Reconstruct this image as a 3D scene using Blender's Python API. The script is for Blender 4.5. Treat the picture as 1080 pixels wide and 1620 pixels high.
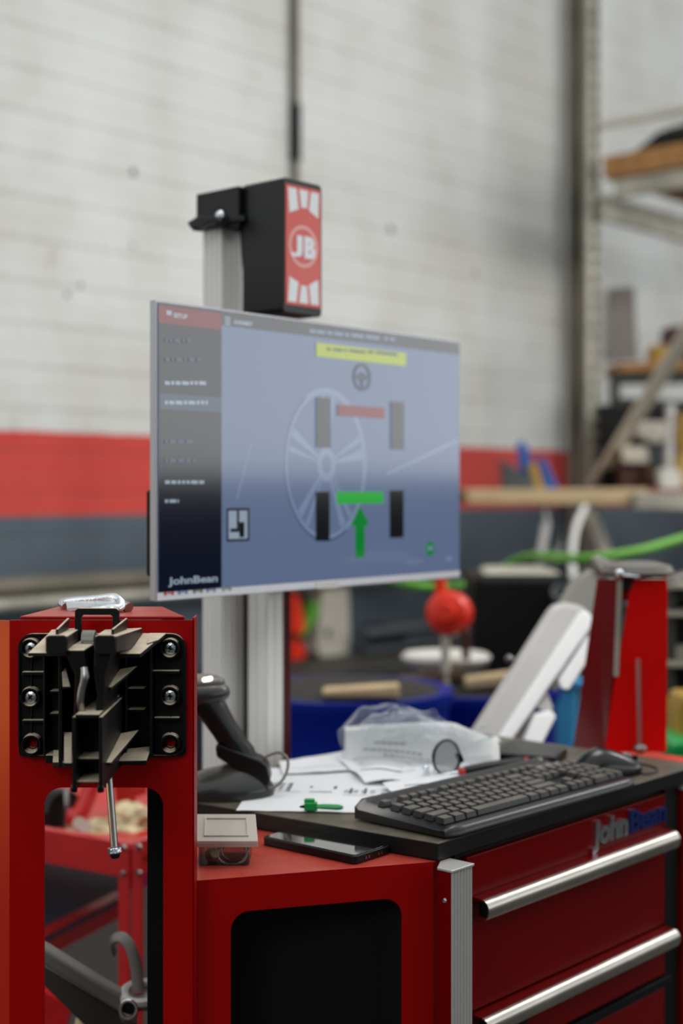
import bpy, bmesh, math, random
from mathutils import Vector, Matrix, noise
random.seed(7)
R = math.radians
for o in list(bpy.data.objects): bpy.data.objects.remove(o, do_unlink=True)
SC = bpy.context.scene
COL = SC.collection

# ------------------------------------------------------------ camera, world, light, exposure
F, CX, HY, HC = 2242.0, 540.0, 775.0, 1.42
cd = bpy.data.cameras.new('camera'); cam = bpy.data.objects.new('camera', cd); COL.objects.link(cam)
cam.location = (0, 0, HC); cam.rotation_euler = (R(90), 0, 0)
cd.sensor_fit = 'VERTICAL'; cd.sensor_height = 36; cd.sensor_width = 24
cd.lens = F/1620*36; cd.shift_y = -(810-HY)/1620; cd.clip_start = .05
cd.dof.use_dof = True; cd.dof.focus_distance = 1.68; cd.dof.aperture_fstop = 2.5
SC.camera = cam
SC.view_settings.view_transform = 'Standard'; SC.view_settings.look = 'None'
SC.view_settings.gamma = 1; SC.view_settings.use_curve_mapping = False
SC.view_settings.exposure = 0.15

W = bpy.data.worlds.new('world'); SC.world = W; W.use_nodes = True
nt = W.node_tree; nt.nodes.clear()
def N(nt, t, **k):
    n = nt.nodes.new(t)
    for a, b in k.items(): setattr(n, a, b)
    return n
def mth(nt, op, a, b=None, clamp=False):
    n = N(nt, 'ShaderNodeMath', operation=op, use_clamp=clamp)
    for i, v in enumerate((a, b)):
        if v is None: continue
        if isinstance(v, (int, float)): n.inputs[i].default_value = v
        else: nt.links.new(v, n.inputs[i])
    return n.outputs[0]
def ramp(nt, v, lo, hi, a, b):
    n = N(nt, 'ShaderNodeMapRange', interpolation_type='SMOOTHSTEP')
    nt.links.new(v, n.inputs[0])
    for i, q in enumerate((lo, hi, a, b)): n.inputs[i+1].default_value = q
    return n.outputs[0]
tc = N(nt, 'ShaderNodeTexCoord'); sp = N(nt, 'ShaderNodeSeparateXYZ')
nt.links.new(tc.outputs['Generated'], sp.inputs[0])
x_, y_, z_ = sp.outputs
door = mth(nt, 'MULTIPLY', ramp(nt, x_, .55, .85, 0, 2.3), ramp(nt, z_, .14, .30, 1, .10))   # daylight through the open side of the workshop
up = ramp(nt, z_, .15, .8, 0, .75)             # pale roof
left = ramp(nt, mth(nt, 'MULTIPLY', x_, -1), .6, .95, 0, 1.15)
tot = mth(nt, 'ADD', mth(nt, 'ADD', mth(nt, 'ADD', door, up), left), .06)
bg = N(nt, 'ShaderNodeBackground'); bg.inputs[0].default_value = (.97, 1.0, 1.0, 1)
nt.links.new(tot, bg.inputs[1])
ow = N(nt, 'ShaderNodeOutputWorld'); nt.links.new(bg.outputs[0], ow.inputs[0])

def area(name, loc, target, sx, sy, power, col=(1, 1, 1)):
    l = bpy.data.lights.new(name, 'AREA'); l.shape = 'RECTANGLE'; l.size = sx; l.size_y = sy; l.energy = power; l.color = col
    o = bpy.data.objects.new(name, l); COL.objects.link(o); o.location = loc
    o.rotation_euler = (Vector(target)-Vector(loc)).to_track_quat('-Z', 'Y').to_euler()
    return o
area('roof_light', (.6, 3.2, 4.8), (-.2, 2.4, .9), 1.6, 1.6, 42, (1, .97, .92))
area('roof_light', (3.2, 4.6, 3.5), (-.6, 7.9, 1.5), 2.5, 1.2, 82, (1, .98, .95))
area('front_fill', (-1.2, -1.6, 3.0), (-.2, 1.7, 1.1), .9, .9, 22, (.93, .97, 1))  # added unseen light behind the camera, for highlights on screws and edges
sl = bpy.data.lights.new('warm_wing_fill', 'SPOT'); sl.energy = 26; sl.color = (1, .42, .05); sl.spot_size = R(17); sl.spot_blend = .8; sl.shadow_soft_size = .15  # added unseen warm spot, aimed at the left wing of the stand
so = bpy.data.objects.new('warm_wing_fill', sl); COL.objects.link(so); so.location = (-2.3, 1.05, .95)
so.rotation_euler = (Vector((-.44, 1.68, 1.22))-so.location).to_track_quat('-Z', 'Y').to_euler()

# ------------------------------------------------------------ frames and helpers
U = Vector((.6675, .7446, 0)); NN = Vector((-.7446, .6675, 0)); ZV = Vector((0, 0, 1))
CN = Vector((.1183, 1.768, 0))                 # near corner of the tool cabinet
ANG = math.atan2(U.y, U.x)
W0 = Vector((-1.577, 6.546, 0))                # a point on the block wall
MZ, SZ = .98, .957
def P(px, py, y): return Vector(((px-CX)/F*y, y, HC-(py-HY)/F*y))
def G(px, py, Z): return P(px, py, (HC-Z)*F/(py-HY))
def C3(a, b, z): return CN + U*a + NN*b + ZV*z
def WL(px, off=0):                              # distance y of the wall (off metres in front of it) at a pixel column
    k = (px-CX)/F; o = W0-NN*off
    a = (k*o.y-o.x)/(U.x-k*U.y); return o.y+a*U.y
def PW(px, py, off=0): return P(px, py, WL(px, off))

def lin(c):
    c = c/255.
    return c/12.92 if c <= .04045 else ((c+.055)/1.055)**2.4
def RGB(c): return (lin(c[0]), lin(c[1]), lin(c[2]), 1)
MATS = {}
def mat(name, col, rough=.5, metal=0, bump=0, bscale=60, var=0, vscale=4, coat=0, dust=None, emit=0, alpha=1, spec=.5, stretch=None):
    if name in MATS: return MATS[name]
    m = bpy.data.materials.new(name); m.use_nodes = True; t = m.node_tree
    b = t.nodes['Principled BSDF']; c = RGB(col)
    b.inputs['Base Color'].default_value = c; b.inputs['Roughness'].default_value = rough
    b.inputs['Metallic'].default_value = metal; b.inputs['Coat Weight'].default_value = coat
    b.inputs['Coat Roughness'].default_value = .08; b.inputs['Alpha'].default_value = alpha
    b.inputs['Specular IOR Level'].default_value = spec
    co = N(t, 'ShaderNodeTexCoord'); src = co.outputs['Object']
    if stretch:
        mp = N(t, 'ShaderNodeMapping'); mp.inputs['Scale'].default_value = stretch; t.links.new(src, mp.inputs[0]); src = mp.outputs[0]
    cur = None
    if var:
        n = N(t, 'ShaderNodeTexNoise'); n.inputs['Scale'].default_value = vscale; n.inputs['Detail'].default_value = 5
        t.links.new(src, n.inputs['Vector'])
        mx = N(t, 'ShaderNodeMix', data_type='RGBA'); mx.inputs[6].default_value = tuple(v*(1-var) for v in c[:3])+(1,)
        mx.inputs[7].default_value = tuple(min(1, v*(1+var)) for v in c[:3])+(1,)
        t.links.new(ramp(t, n.outputs[0], .3, .7, 0, 1), mx.inputs[0]); cur = mx.outputs[2]
    if dust:
        g = N(t, 'ShaderNodeNewGeometry'); s = N(t, 'ShaderNodeSeparateXYZ'); t.links.new(g.outputs['Normal'], s.inputs[0])
        n = N(t, 'ShaderNodeTexNoise'); n.inputs['Scale'].default_value = 35; t.links.new(co.outputs['Object'], n.inputs['Vector'])
        fac = mth(t, 'MULTIPLY', ramp(t, s.outputs[2], .5, .95, 0, dust[1]), mth(t, 'ADD', n.outputs[0], .45), True)
        mx = N(t, 'ShaderNodeMix', data_type='RGBA'); t.links.new(fac, mx.inputs[0])
        if cur: t.links.new(cur, mx.inputs[6])
        else: mx.inputs[6].default_value = c
        mx.inputs[7].default_value = RGB(dust[0]); cur = mx.outputs[2]
    if cur: t.links.new(cur, b.inputs['Base Color'])
    if bump:
        n = N(t, 'ShaderNodeTexNoise'); n.inputs['Scale'].default_value = bscale; n.inputs['Detail'].default_value = 3
        t.links.new(src, n.inputs['Vector'])
        bp = N(t, 'ShaderNodeBump'); bp.inputs['Strength'].default_value = bump; bp.inputs['Distance'].default_value = .002
        t.links.new(n.outputs[0], bp.inputs['Height']); t.links.new(bp.outputs[0], b.inputs['Normal'])
    if emit:
        b.inputs['Emission Color'].default_value = c; b.inputs['Emission Strength'].default_value = emit
    MATS[name] = m; return m

M = {}
M['red'] = mat('red_powder_coat', (150, 0, 0), .38, bump=.08, bscale=900, var=.05, dust=((205, 130, 110), .30), spec=.16)
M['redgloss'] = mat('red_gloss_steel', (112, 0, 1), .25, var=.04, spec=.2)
M['redside'] = mat('red_shelf_steel', (152, 0, 0), .36, bump=.06, bscale=500, dust=((210, 110, 90), .35), spec=.2)
M['redlit'] = mat('lit_red_steel', (206, 6, 3), .36, spec=.2)  # lighter copy of the stand red, for the plate turned to the light
M['redbench'] = mat('red_bench_paint', (190, 18, 20), .35, var=.12, coat=.2)
M['redplastic'] = mat('red_plastic', (232, 48, 22), .35, var=.1)
M['black'] = mat('black_plastic', (15, 16, 17), .36, bump=.12, bscale=500, spec=.3)
M['blackdust'] = mat('dusty_black_plastic', (8, 9, 10), .42, bump=.08, bscale=300, dust=((212, 196, 172), 1.0), spec=.22)
M['blackgloss'] = mat('black_gloss', (8, 8, 9), .09, coat=.4)
M['blackmatte'] = mat('matte_black_metal', (6, 6, 6), .6, spec=.25)
M['mat'] = mat('worn_black_mat', (16, 16, 15), .45, bump=.25, bscale=260, var=.25, vscale=14, dust=((140, 130, 112), .42), spec=.3)
M['alu'] = mat('brushed_aluminium', (206, 205, 202), .36, .5, bump=.12, bscale=40, stretch=(30, 30, 1))
M['aluh'] = mat('worn_aluminium_pull', (205, 200, 192), .33, 1, bump=.12, bscale=40, var=.1, vscale=12)
M['alucol'] = mat('anodised_aluminium', (240, 239, 235), .42, .05)
M['chrome'] = mat('zinc_chrome', (225, 232, 238), .25, 1, bump=.3, bscale=350)
M['steel'] = mat('steel', (150, 148, 145), .3, 1, var=.15)
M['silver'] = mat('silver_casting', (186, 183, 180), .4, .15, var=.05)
M['greycast'] = mat('grey_casting', (125, 122, 116), .45, .3, var=.08)
M['galv'] = mat('galvanised_steel', (172, 168, 154), .5, .3, var=.2, vscale=6)
M['brownsteel'] = mat('brown_stained_steel', (112, 106, 92), .6, .1, var=.25, vscale=3)
M['darkpost'] = mat('dark_steel', (56, 56, 50), .6, .1, var=.2)
M['wood'] = mat('pale_timber', (196, 172, 132), .6, var=.15, vscale=9, stretch=(1, 1, 14))
M['board'] = mat('orange_particle_board', (168, 122, 70), .65, var=.15, vscale=12)
M['white'] = mat('white_plastic', (214, 212, 205), .4, var=.04)
M['offwhite'] = mat('aged_white', (196, 190, 176), .55, var=.12)
M['navy'] = mat('navy_drum_plastic', (0, 34, 140), .45, var=.1, spec=.2)
M['teal'] = mat('sky_blue_plastic', (66, 158, 208), .45, var=.06)
M['green'] = mat('green_hose', (92, 160, 44), .5)
M['greenp'] = mat('green_pen_plastic', (10, 150, 70), .3)
M['paper'] = mat('paper', (226, 227, 230), .8, spec=.2)
M['ink'] = mat('grey_ink', (110, 120, 130), .8); M['inkd'] = mat('dark_ink', (46, 60, 70), .8)
M['glove'] = mat('cream_cloth', (206, 190, 152), .9, var=.3, vscale=30)
M['brown'] = mat('brown_card', (82, 62, 48), .7, var=.3, vscale=8)
M['rust'] = mat('dark_rust', (70, 30, 26), .6, var=.3)
M['slate'] = mat('slate_plastic', (70, 76, 80), .5, var=.15)
M['yellow'] = mat('mustard_plastic', (176, 142, 60), .5, var=.2)
M['blue'] = mat('blue_cover', (40, 90, 165), .4, var=.2)
M['keys'] = mat('charcoal_keycap', (26, 25, 24), .42, bump=.1, bscale=600, dust=((135, 126, 112), .45))
M['kbody'] = mat('charcoal_keyboard_shell', (22, 21, 21), .3, bump=.06, bscale=400)
M['rubber'] = mat('rubber_cable', (38, 36, 34), .5)
M['mirror'] = mat('mirror_glass', (220, 225, 225), .04, 1)

def glassy(name, col, dens, rough=.15):
    m = bpy.data.materials.new(name); m.use_nodes = True; t = m.node_tree; t.nodes.clear()
    tr = N(t, 'ShaderNodeBsdfTransparent'); tr.inputs[0].default_value = (.93, .94, .95, 1)
    p = N(t, 'ShaderNodeBsdfPrincipled'); p.inputs['Base Color'].default_value = RGB(col); p.inputs['Roughness'].default_value = rough
    lw = N(t, 'ShaderNodeLayerWeight'); lw.inputs[0].default_value = .45
    f = mth(t, 'ADD', mth(t, 'MULTIPLY', lw.outputs['Facing'], .45), dens, True)
    mx = N(t, 'ShaderNodeMixShader'); t.links.new(f, mx.inputs[0]); t.links.new(tr.outputs[0], mx.inputs[1]); t.links.new(p.outputs[0], mx.inputs[2])
    o = N(t, 'ShaderNodeOutputMaterial'); t.links.new(mx.outputs[0], o.inputs[0]); return m
M['film'] = glassy('clear_film', (225, 230, 238), .05, .10)
M['case'] = glassy('cloudy_clear_plastic', (205, 196, 186), .62, .22)
M['casebox'] = glassy('smoky_clear_plastic', (60, 44, 40), .16, .15)
M['lens'] = glassy('tinted_lens', (120, 122, 122), .30, .05)

def mk(name, bm, m, parent=None, world=True, bevel=0, seg=2, smooth=True, sharp=35, kind=None, label=None, cat=None, group=None):
    """link bm as one mesh; coordinates are world ones unless world=False (then they are the parent's local ones)"""
    bmesh.ops.recalc_face_normals(bm, faces=bm.faces)
    me = bpy.data.meshes.new(name); o = bpy.data.objects.new(name, me); COL.objects.link(o)
    ms = m if isinstance(m, (list, tuple)) else [m]
    for q in ms: me.materials.append(q)
    if parent is None:
        if world and len(bm.verts):
            xs = [v.co for v in bm.verts]
            c = Vector(((min(v.x for v in xs)+max(v.x for v in xs))/2, (min(v.y for v in xs)+max(v.y for v in xs))/2, min(v.z for v in xs)))
            bmesh.ops.translate(bm, verts=bm.verts, vec=-c); o.location = c
    else:
        if world:
            chain = [parent]
            while chain[-1].parent: chain.append(chain[-1].parent)
            mw = Matrix()
            for q in reversed(chain): mw = mw @ q.matrix_basis
            bmesh.ops.transform(bm, matrix=mw.inverted(), verts=bm.verts)
        o.parent = parent
    if smooth:
        for f in bm.faces: f.smooth = True
        for e in bm.edges:
            if len(e.link_faces) == 2:
                if e.link_faces[0].normal.length > 0 and e.link_faces[1].normal.length > 0 and e.calc_face_angle(0) > R(sharp): e.smooth = False
            else: e.smooth = False
    bm.to_mesh(me); bm.free()
    if bevel:
        b = o.modifiers.new('bevel', 'BEVEL'); b.width = bevel; b.segments = seg; b.limit_method = 'ANGLE'; b.angle_limit = R(30); b.harden_normals = True
        for p in me.polygons: p.use_smooth = True
    if kind: o['kind'] = kind
    if label: o['label'] = label
    if cat: o['category'] = cat
    if group: o['group'] = group
    return o
def thing(name, label, cat, loc=(0, 0, 0), rz=0, group=None):
    o = bpy.data.objects.new(name, None); COL.objects.link(o); o.empty_display_size = .1
    o.location = loc; o.rotation_euler = (0, 0, rz); o['label'] = label; o['category'] = cat
    if group: o['group'] = group
    return o
def NB(): return bmesh.new()
def hexa(bm, p, mi=0):
    v = [bm.verts.new(q) for q in p]
    for f in ((0, 3, 2, 1), (4, 5, 6, 7), (0, 1, 5, 4), (1, 2, 6, 5), (2, 3, 7, 6), (3, 0, 4, 7)):
        bm.faces.new([v[i] for i in f]).material_index = mi
def box(bm, a, b, M4=None, mi=0):
    x0, y0, z0 = a; x1, y1, z1 = b
    p = [Vector(q) for q in ((x0, y0, z0), (x1, y0, z0), (x1, y1, z0), (x0, y1, z0), (x0, y0, z1), (x1, y0, z1), (x1, y1, z1), (x0, y1, z1))]
    if M4: p = [M4 @ q for q in p]
    hexa(bm, p, mi)
def prism(bm, pts, vec, mi=0):
    """polygon pts (3D) extruded by vec"""
    vec = Vector(vec)
    a = [bm.verts.new(p) for p in pts]; b = [bm.verts.new(Vector(p)+vec) for p in pts]
    bm.faces.new(a).material_index = mi; bm.faces.new(list(reversed(b))).material_index = mi
    n = len(a)
    for i in range(n): bm.faces.new((a[i], b[i], b[(i+1) % n], a[(i+1) % n])).material_index = mi
def pxp(bm, px, y, d, mi=0): prism(bm, [P(a, b, y) for a, b in px], (0, d, 0), mi)
def frame_box(bm, outer, inner, vec):
    """polygon with one hole, same vertex count, extruded"""
    vec = Vector(vec); n = len(outer)
    A = [bm.verts.new(p) for p in outer]; B = [bm.verts.new(p) for p in inner]
    A2 = [bm.verts.new(Vector(p)+vec) for p in outer]; B2 = [bm.verts.new(Vector(p)+vec) for p in inner]
    for i in range(n):
        j = (i+1) % n
        bm.faces.new((A[i], A[j], B[j], B[i])); bm.faces.new((A2[j], A2[i], B2[i], B2[j]))
        bm.faces.new((A[j], A[i], A2[i], A2[j])); bm.faces.new((B[i], B[j], B2[j], B2[i]))
def rrect(x0, z0, x1, z1, r, k=6):
    out = []
    for cx, cz, a0 in ((x1-r, z1-r, 0), (x0+r, z1-r, 90), (x0+r, z0+r, 180), (x1-r, z0+r, 270)):
        for i in range(k+1):
            a = R(a0+90*i/k); out.append((cx+r*math.cos(a), cz+r*math.sin(a)))
    return out
def square_to(x0, z0, x1, z1, inner):
    """outer outline matching an inner rrect list: project inner corner samples to the outer rectangle"""
    out = []; k = len(inner)//4
    cs = ((x1, z1), (x0, z1), (x0, z0), (x1, z0))
    for q in range(4):
        X, Z = cs[q]
        for i in range(k):
            ix, iz = inner[q*k+i]; t = i/(k-1)
            if q in (0, 2): a, b = (X, iz), (ix, Z)
            else: a, b = (ix, Z), (X, iz)
            if t < .5: w = t*2; out.append((a[0]*(1-w)+X*w, a[1]*(1-w)+Z*w))
            else: w = t*2-1; out.append((X*(1-w)+b[0]*w, Z*(1-w)+b[1]*w))
    return out
def beam(bm, A, B, w, h, side=None, mi=0, w2=None, h2=None):
    A = Vector(A); B = Vector(B); d = (B-A).normalized()
    s = Vector(side) if side else (d.cross(ZV) if abs(d.z) < .95 else Vector((1, 0, 0)))
    s = (s-d*s.dot(d)).normalized(); t = s.cross(d).normalized(); w2 = w2 or w; h2 = h2 or h
    p = [A+s*(i*w/2)+t*(j*h/2) for i, j in ((-1, -1), (1, -1), (1, 1), (-1, 1))]+[B+s*(i*w2/2)+t*(j*h2/2) for i, j in ((-1, -1), (1, -1), (1, 1), (-1, 1))]
    hexa(bm, p, mi)
def tube(bm, pts, r, seg=12, flat=1, side=None, mi=0, caps=True):
    pts = [Vector(p) for p in pts]; n = len(pts); rr = r if isinstance(r, (list, tuple)) else [r]*n
    rings = []; s = None
    for i, p in enumerate(pts):
        d = (pts[min(i+1, n-1)]-pts[max(i-1, 0)]).normalized()
        if s is None:
            s = Vector(side) if side else (d.cross(ZV) if abs(d.z) < .9 else Vector((1, 0, 0)))
        s = (s-d*s.dot(d)).normalized(); t = d.cross(s)
        rings.append([bm.verts.new(p+(s*math.cos(2*math.pi*k/seg)+t*math.sin(2*math.pi*k/seg)*flat)*rr[i]) for k in range(seg)])
    for a, b in zip(rings, rings[1:]):
        for k in range(seg): bm.faces.new((a[k], a[(k+1) % seg], b[(k+1) % seg], b[k])).material_index = mi
    if caps:
        bm.faces.new(rings[0]).material_index = mi; bm.faces.new(rings[-1]).material_index = mi
def spline(pts, k=6):
    pts = [Vector(p) for p in pts]; q = [pts[0]]+pts+[pts[-1]]; out = []
    for i in range(1, len(q)-2):
        a, b, c, d = q[i-1:i+3]
        for j in range(k):
            t = j/k; out.append(.5*((2*b)+(c-a)*t+(2*a-5*b+4*c-d)*t*t+(3*b-a-3*c+d)*t**3))
    out.append(pts[-1]); return out
def lathe(bm, c, prof, seg=32, axis=None, mi=0):
    """prof: (radius, height) along axis from c"""
    c = Vector(c); ax = Vector(axis).normalized() if axis else ZV
    s = ax.cross(Vector((0, 1, 0)) if abs(ax.y) < .9 else Vector((1, 0, 0))).normalized(); t = ax.cross(s)
    rings = []
    for r, h in prof:
        if r < 1e-6: rings.append([bm.verts.new(c+ax*h)])
        else: rings.append([bm.verts.new(c+ax*h+(s*math.cos(2*math.pi*k/seg)+t*math.sin(2*math.pi*k/seg))*r) for k in range(seg)])
    for a, b in zip(rings, rings[1:]):
        for k in range(seg):
            j = (k+1) % seg
            if len(a) == 1 and len(b) == 1: continue
            if len(a) == 1: f = (a[0], b[j], b[k])
            elif len(b) == 1: f = (a[k], a[j], b[0])
            else: f = (a[k], a[j], b[j], b[k])
            bm.faces.new(f).material_index = mi
def torus(bm, c, ex, ey, r, k=40, seg=10, mi=0, flat=1):
    ex = Vector(ex); ey = Vector(ey); c = Vector(c); rings = []
    nz = ex.cross(ey).normalized()
    for i in range(k):
        a = 2*math.pi*i/k; p = c+ex*math.cos(a)+ey*math.sin(a); o = (ex.normalized()*math.cos(a)+ey.normalized()*math.sin(a)).normalized()
        rings.append([bm.verts.new(p+o*math.cos(2*math.pi*j/seg)*r+nz*math.sin(2*math.pi*j/seg)*r*flat) for j in range(seg)])
    for i in range(k):
        a, b = rings[i], rings[(i+1) % k]
        for j in range(seg): bm.faces.new((a[j], a[(j+1) % seg], b[(j+1) % seg], b[j])).material_index = mi
def text_bm(bm, s, size, ext, M4, mi=0, off=0, shear=0, width=None):
    cu = bpy.data.curves.new('t', 'FONT'); cu.body = s; cu.size = size; cu.extrude = ext; cu.offset = off; cu.shear = shear; cu.resolution_u = 3
    ob = bpy.data.objects.new('t', cu); COL.objects.link(ob); bpy.context.view_layer.update()
    me = bpy.data.meshes.new_from_object(ob.evaluated_get(bpy.context.evaluated_depsgraph_get()))
    bpy.data.objects.remove(ob); bpy.data.curves.remove(cu)
    if width:
        xs = [v.co.x for v in me.vertices]; w = max(xs)-min(xs); x0 = min(xs)
        for v in me.vertices: v.co.x = (v.co.x-x0)*width/w
    n0 = len(bm.verts); vs = [bm.verts.new(M4 @ v.co) for v in me.vertices]
    for p in me.polygons:
        try: bm.faces.new([vs[i] for i in p.vertices]).material_index = mi
        except ValueError: pass
    bpy.data.meshes.remove(me)
def plane_m(o, ex, ez, nrm):
    """matrix taking text x,y,z to o + x ex + y ez + z nrm"""
    m = Matrix.Identity(4)
    for i in range(3): m[i][0] = ex[i]; m[i][1] = ez[i]; m[i][2] = nrm[i]; m[i][3] = o[i]
    return m
def blob(bm, c, rad, M3=None, sub=3, nz=0, freq=8, seed=0, mi=0):
    t = bmesh.new(); bmesh.ops.create_icosphere(t, subdivisions=sub, radius=1); c = Vector(c); mp = {}
    for v in t.verts:
        q = Vector((v.co.x*rad[0], v.co.y*rad[1], v.co.z*rad[2]))
        if M3: q = M3 @ q
        q = q*(1+nz*noise.noise(v.co*freq*.3+Vector((seed*7.1, seed, 0)))*2)
        mp[v.index] = bm.verts.new(c+q)
    for f in t.faces: bm.faces.new([mp[v.index] for v in f.verts]).material_index = mi
    t.free()
ROT = Matrix.Rotation(ANG, 3, 'Z')

# ------------------------------------------------------------ structure
bm = NB(); box(bm, (-25, -12, -.1), (40, 30, 0))
mk('floor', bm, mat('concrete_floor', (44, 42, 37), .6, bump=.3, bscale=8, var=.25, vscale=.8), kind='structure')

bm = NB(); box(bm, (6, -8, 0), (6.2, 14.7, 1.5)); mk('reflection_blocker', bm, mat('blocker_dark', (14, 15, 18), .9, spec=.1), kind='structure')  # added unseen wall that darkens the lower screen reflection and stops low light
def wall_material():
    m = bpy.data.materials.new('painted_block_wall'); m.use_nodes = True; t = m.node_tree; b = t.nodes['Principled BSDF']
    co = N(t, 'ShaderNodeTexCoord'); s = N(t, 'ShaderNodeSeparateXYZ'); t.links.new(co.outputs['Object'], s.inputs[0])
    cb = N(t, 'ShaderNodeCombineXYZ'); t.links.new(s.outputs[0], cb.inputs[0]); t.links.new(mth(t, 'SUBTRACT', s.outputs[2], .1), cb.inputs[1])
    wn = N(t, 'ShaderNodeTexNoise'); wn.inputs['Scale'].default_value = 3; t.links.new(co.outputs['Object'], wn.inputs['Vector'])
    br = N(t, 'ShaderNodeTexBrick'); t.links.new(cb.outputs[0], br.inputs['Vector'])
    for k, v in (('Scale', 1), ('Brick Width', .4), ('Row Height', .2), ('Mortar Size', .009), ('Mortar Smooth', .8), ('Bias', 0)): br.inputs[k].default_value = v
    # course lines on their own: stronger than the filled upright joints
    fr = mth(t, 'FRACT', mth(t, 'DIVIDE', mth(t, 'ADD', s.outputs[2], .1), .2))
    d = mth(t, 'ABSOLUTE', mth(t, 'SUBTRACT', fr, .5))
    line = ramp(t, d, .0, .055, 1, 0)
    n1 = N(t, 'ShaderNodeTexNoise'); n1.inputs['Scale'].default_value = 1.3; n1.inputs['Detail'].default_value = 6; t.links.new(co.outputs['Object'], n1.inputs['Vector'])
    n2 = N(t, 'ShaderNodeTexNoise'); n2.inputs['Scale'].default_value = 14; n2.inputs['Detail'].default_value = 4; t.links.new(co.outputs['Object'], n2.inputs['Vector'])
    def mix(f, a, bb, bl='MIX'):
        x = N(t, 'ShaderNodeMix', data_type='RGBA', blend_type=bl)
        for i, v in ((0, f), (6, a), (7, bb)):
            if isinstance(v, (int, float)): x.inputs[i].default_value = v
            elif isinstance(v, tuple): x.inputs[i].default_value = v
            else: t.links.new(v, x.inputs[i])
        return x.outputs[2]
    white = mix(ramp(t, n1.outputs[0], .35, .7, 0, 1), RGB((222, 223, 221)), RGB((206, 204, 198)))
    red = mix(ramp(t, n1.outputs[0], .3, .7, 0, 1), RGB((216, 72, 62)), RGB((196, 50, 40)))
    slate = mix(ramp(t, n1.outputs[0], .3, .7, 0, 1), RGB((86, 98, 108)), RGB((66, 77, 88)))
    zz = mth(t, 'ADD', s.outputs[2], mth(t, 'MULTIPLY', mth(t, 'SUBTRACT', n2.outputs[0], .5), .02))
    c = mix(mth(t, 'GREATER_THAN', zz, 1.297), slate, red); c = mix(mth(t, 'GREATER_THAN', zz, 1.697), c, white)
    lf = mth(t, 'MULTIPLY', line, ramp(t, n1.outputs[0], .35, .65, .12, .36))
    c = mix(lf, c, RGB((96, 84, 74)), 'MIX')
    c = mix(mth(t, 'MULTIPLY', br.outputs['Fac'], .10), c, RGB((110, 100, 90)))
    st = N(t, 'ShaderNodeTexNoise'); st.inputs['Scale'].default_value = 5; t.links.new(co.outputs['Object'], st.inputs['Vector'])
    c = mix(ramp(t, st.outputs[0], .66, .8, 0, .22), c, RGB((150, 128, 104)))
    t.links.new(c, b.inputs['Base Color']); b.inputs['Roughness'].default_value = .7
    hp = mth(t, 'SUBTRACT', mth(t, 'MULTIPLY', n2.outputs[0], .25), line)
    bp = N(t, 'ShaderNodeBump'); bp.inputs['Strength'].default_value = .5; bp.inputs['Distance'].default_value = .008
    t.links.new(hp, bp.inputs['Height']); t.links.new(bp.outputs[0], b.inputs['Normal'])
    return m
WM = wall_material()
bm = NB(); box(bm, (-6, 0, 0), (16, .2, 6.5))
w = mk('wall_back', bm, WM, world=False, kind='structure'); w.location = W0; w.rotation_euler = (0, 0, ANG)

# ------------------------------------------------------------ on the wall
bm = NB(); r_ = WL(467, .03)
tube(bm, [P(467, -260, r_), P(467, 168, r_)], .024, 12); tube(bm, [P(468, 250, r_), P(468, 560, r_)], .02, 12)
c = mk('conduit_pipe', bm, M['brownsteel'], label='thin brownish conduit running straight up the white wall above the black sign box', cat='pipe')
bm = NB(); tube(bm, [P(468, 165, r_), P(468, 254, r_)], .029, 12); mk('joint_sleeve', bm, M['blackmatte'], c, label='dark sleeve joint')
for px, py, r, lab in ((211, 272, 6, 'dark fixing hole in the white wall, higher of two left of the sign box'),
                       (210, 388, 4, 'faint grey hole in the white wall, lower of two left of the sign box'),
                       (128, 452, 5, 'right one of the pair of grey scuffed anchors low on the white wall at left'),
                       (106, 466, 5, 'left one of the pair of grey scuffed anchors low on the white wall at left'),
                       (618, 363, 6, 'dark wall plug right of the red sign panel'),
                       (752, 432, 5, 'pale grey wall plug above the right corner of the monitor')):
    bm = NB(); q = PW(px, py, .001); y = WL(px); lathe(bm, q, [(0, .006), (r*.55*y/F, .005), (r*y/F, 0), (0, -.003)], 16, axis=-NN)
    mk('wall_plug', bm, mat('plug_dark', (70, 70, 66), .8) if r == 6 else mat('plug_grey', (140, 138, 132), .8), label=lab, cat='wall plug', group='old wall plugs and fixing holes')
# long pipes low on the slate part
for (py, rad, m_, lab, off) in ((930, .042, 'brownsteel', 'long dusty beige pipe fixed along the slate wall, upper of the two at left', .10), (958, .03, 'galv', 'long grey pipe fixed along the slate wall, lower of the two at left', .16)):
    o = W0-NN*off; A = P(-60, 0, 1); k = (-80-CX)/F; a = (k*o.y-o.x)/(U.x-k*U.y); q = o+U*a
    zz = HC-(py-HY)/F*WL(0, off)
    q.z = zz; bm = NB(); tube(bm, [q, q+U*3.2], rad, 12)
    root = mk('wall_pipe', bm, M[m_], label=lab, cat='pipe')
    bm = NB()
    for s_ in (.3, 1.6, 2.9): beam(bm, q+U*s_-ZV*.0, q+U*s_+NN*off, .03, .03)
    mk('pipe_bracket', bm, M['darkpost'], root)
bm = NB(); q = PW(575, 1003, .3); q2 = q+U*3.3; tube(bm, [q, q2], .03, 12); tube(bm, [q-ZV*.10, q2-ZV*.10], .022, 12)
for s_ in (.4, 1.6, 2.9): beam(bm, q+U*s_-ZV*.05, q+U*s_+NN*.3-ZV*.05, .04, .14)
mk('pipe_rack', bm, M['slate'], label='pair of grey pipes on the slate wall behind the white dispenser and barrel pump', cat='pipe rack')
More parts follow.
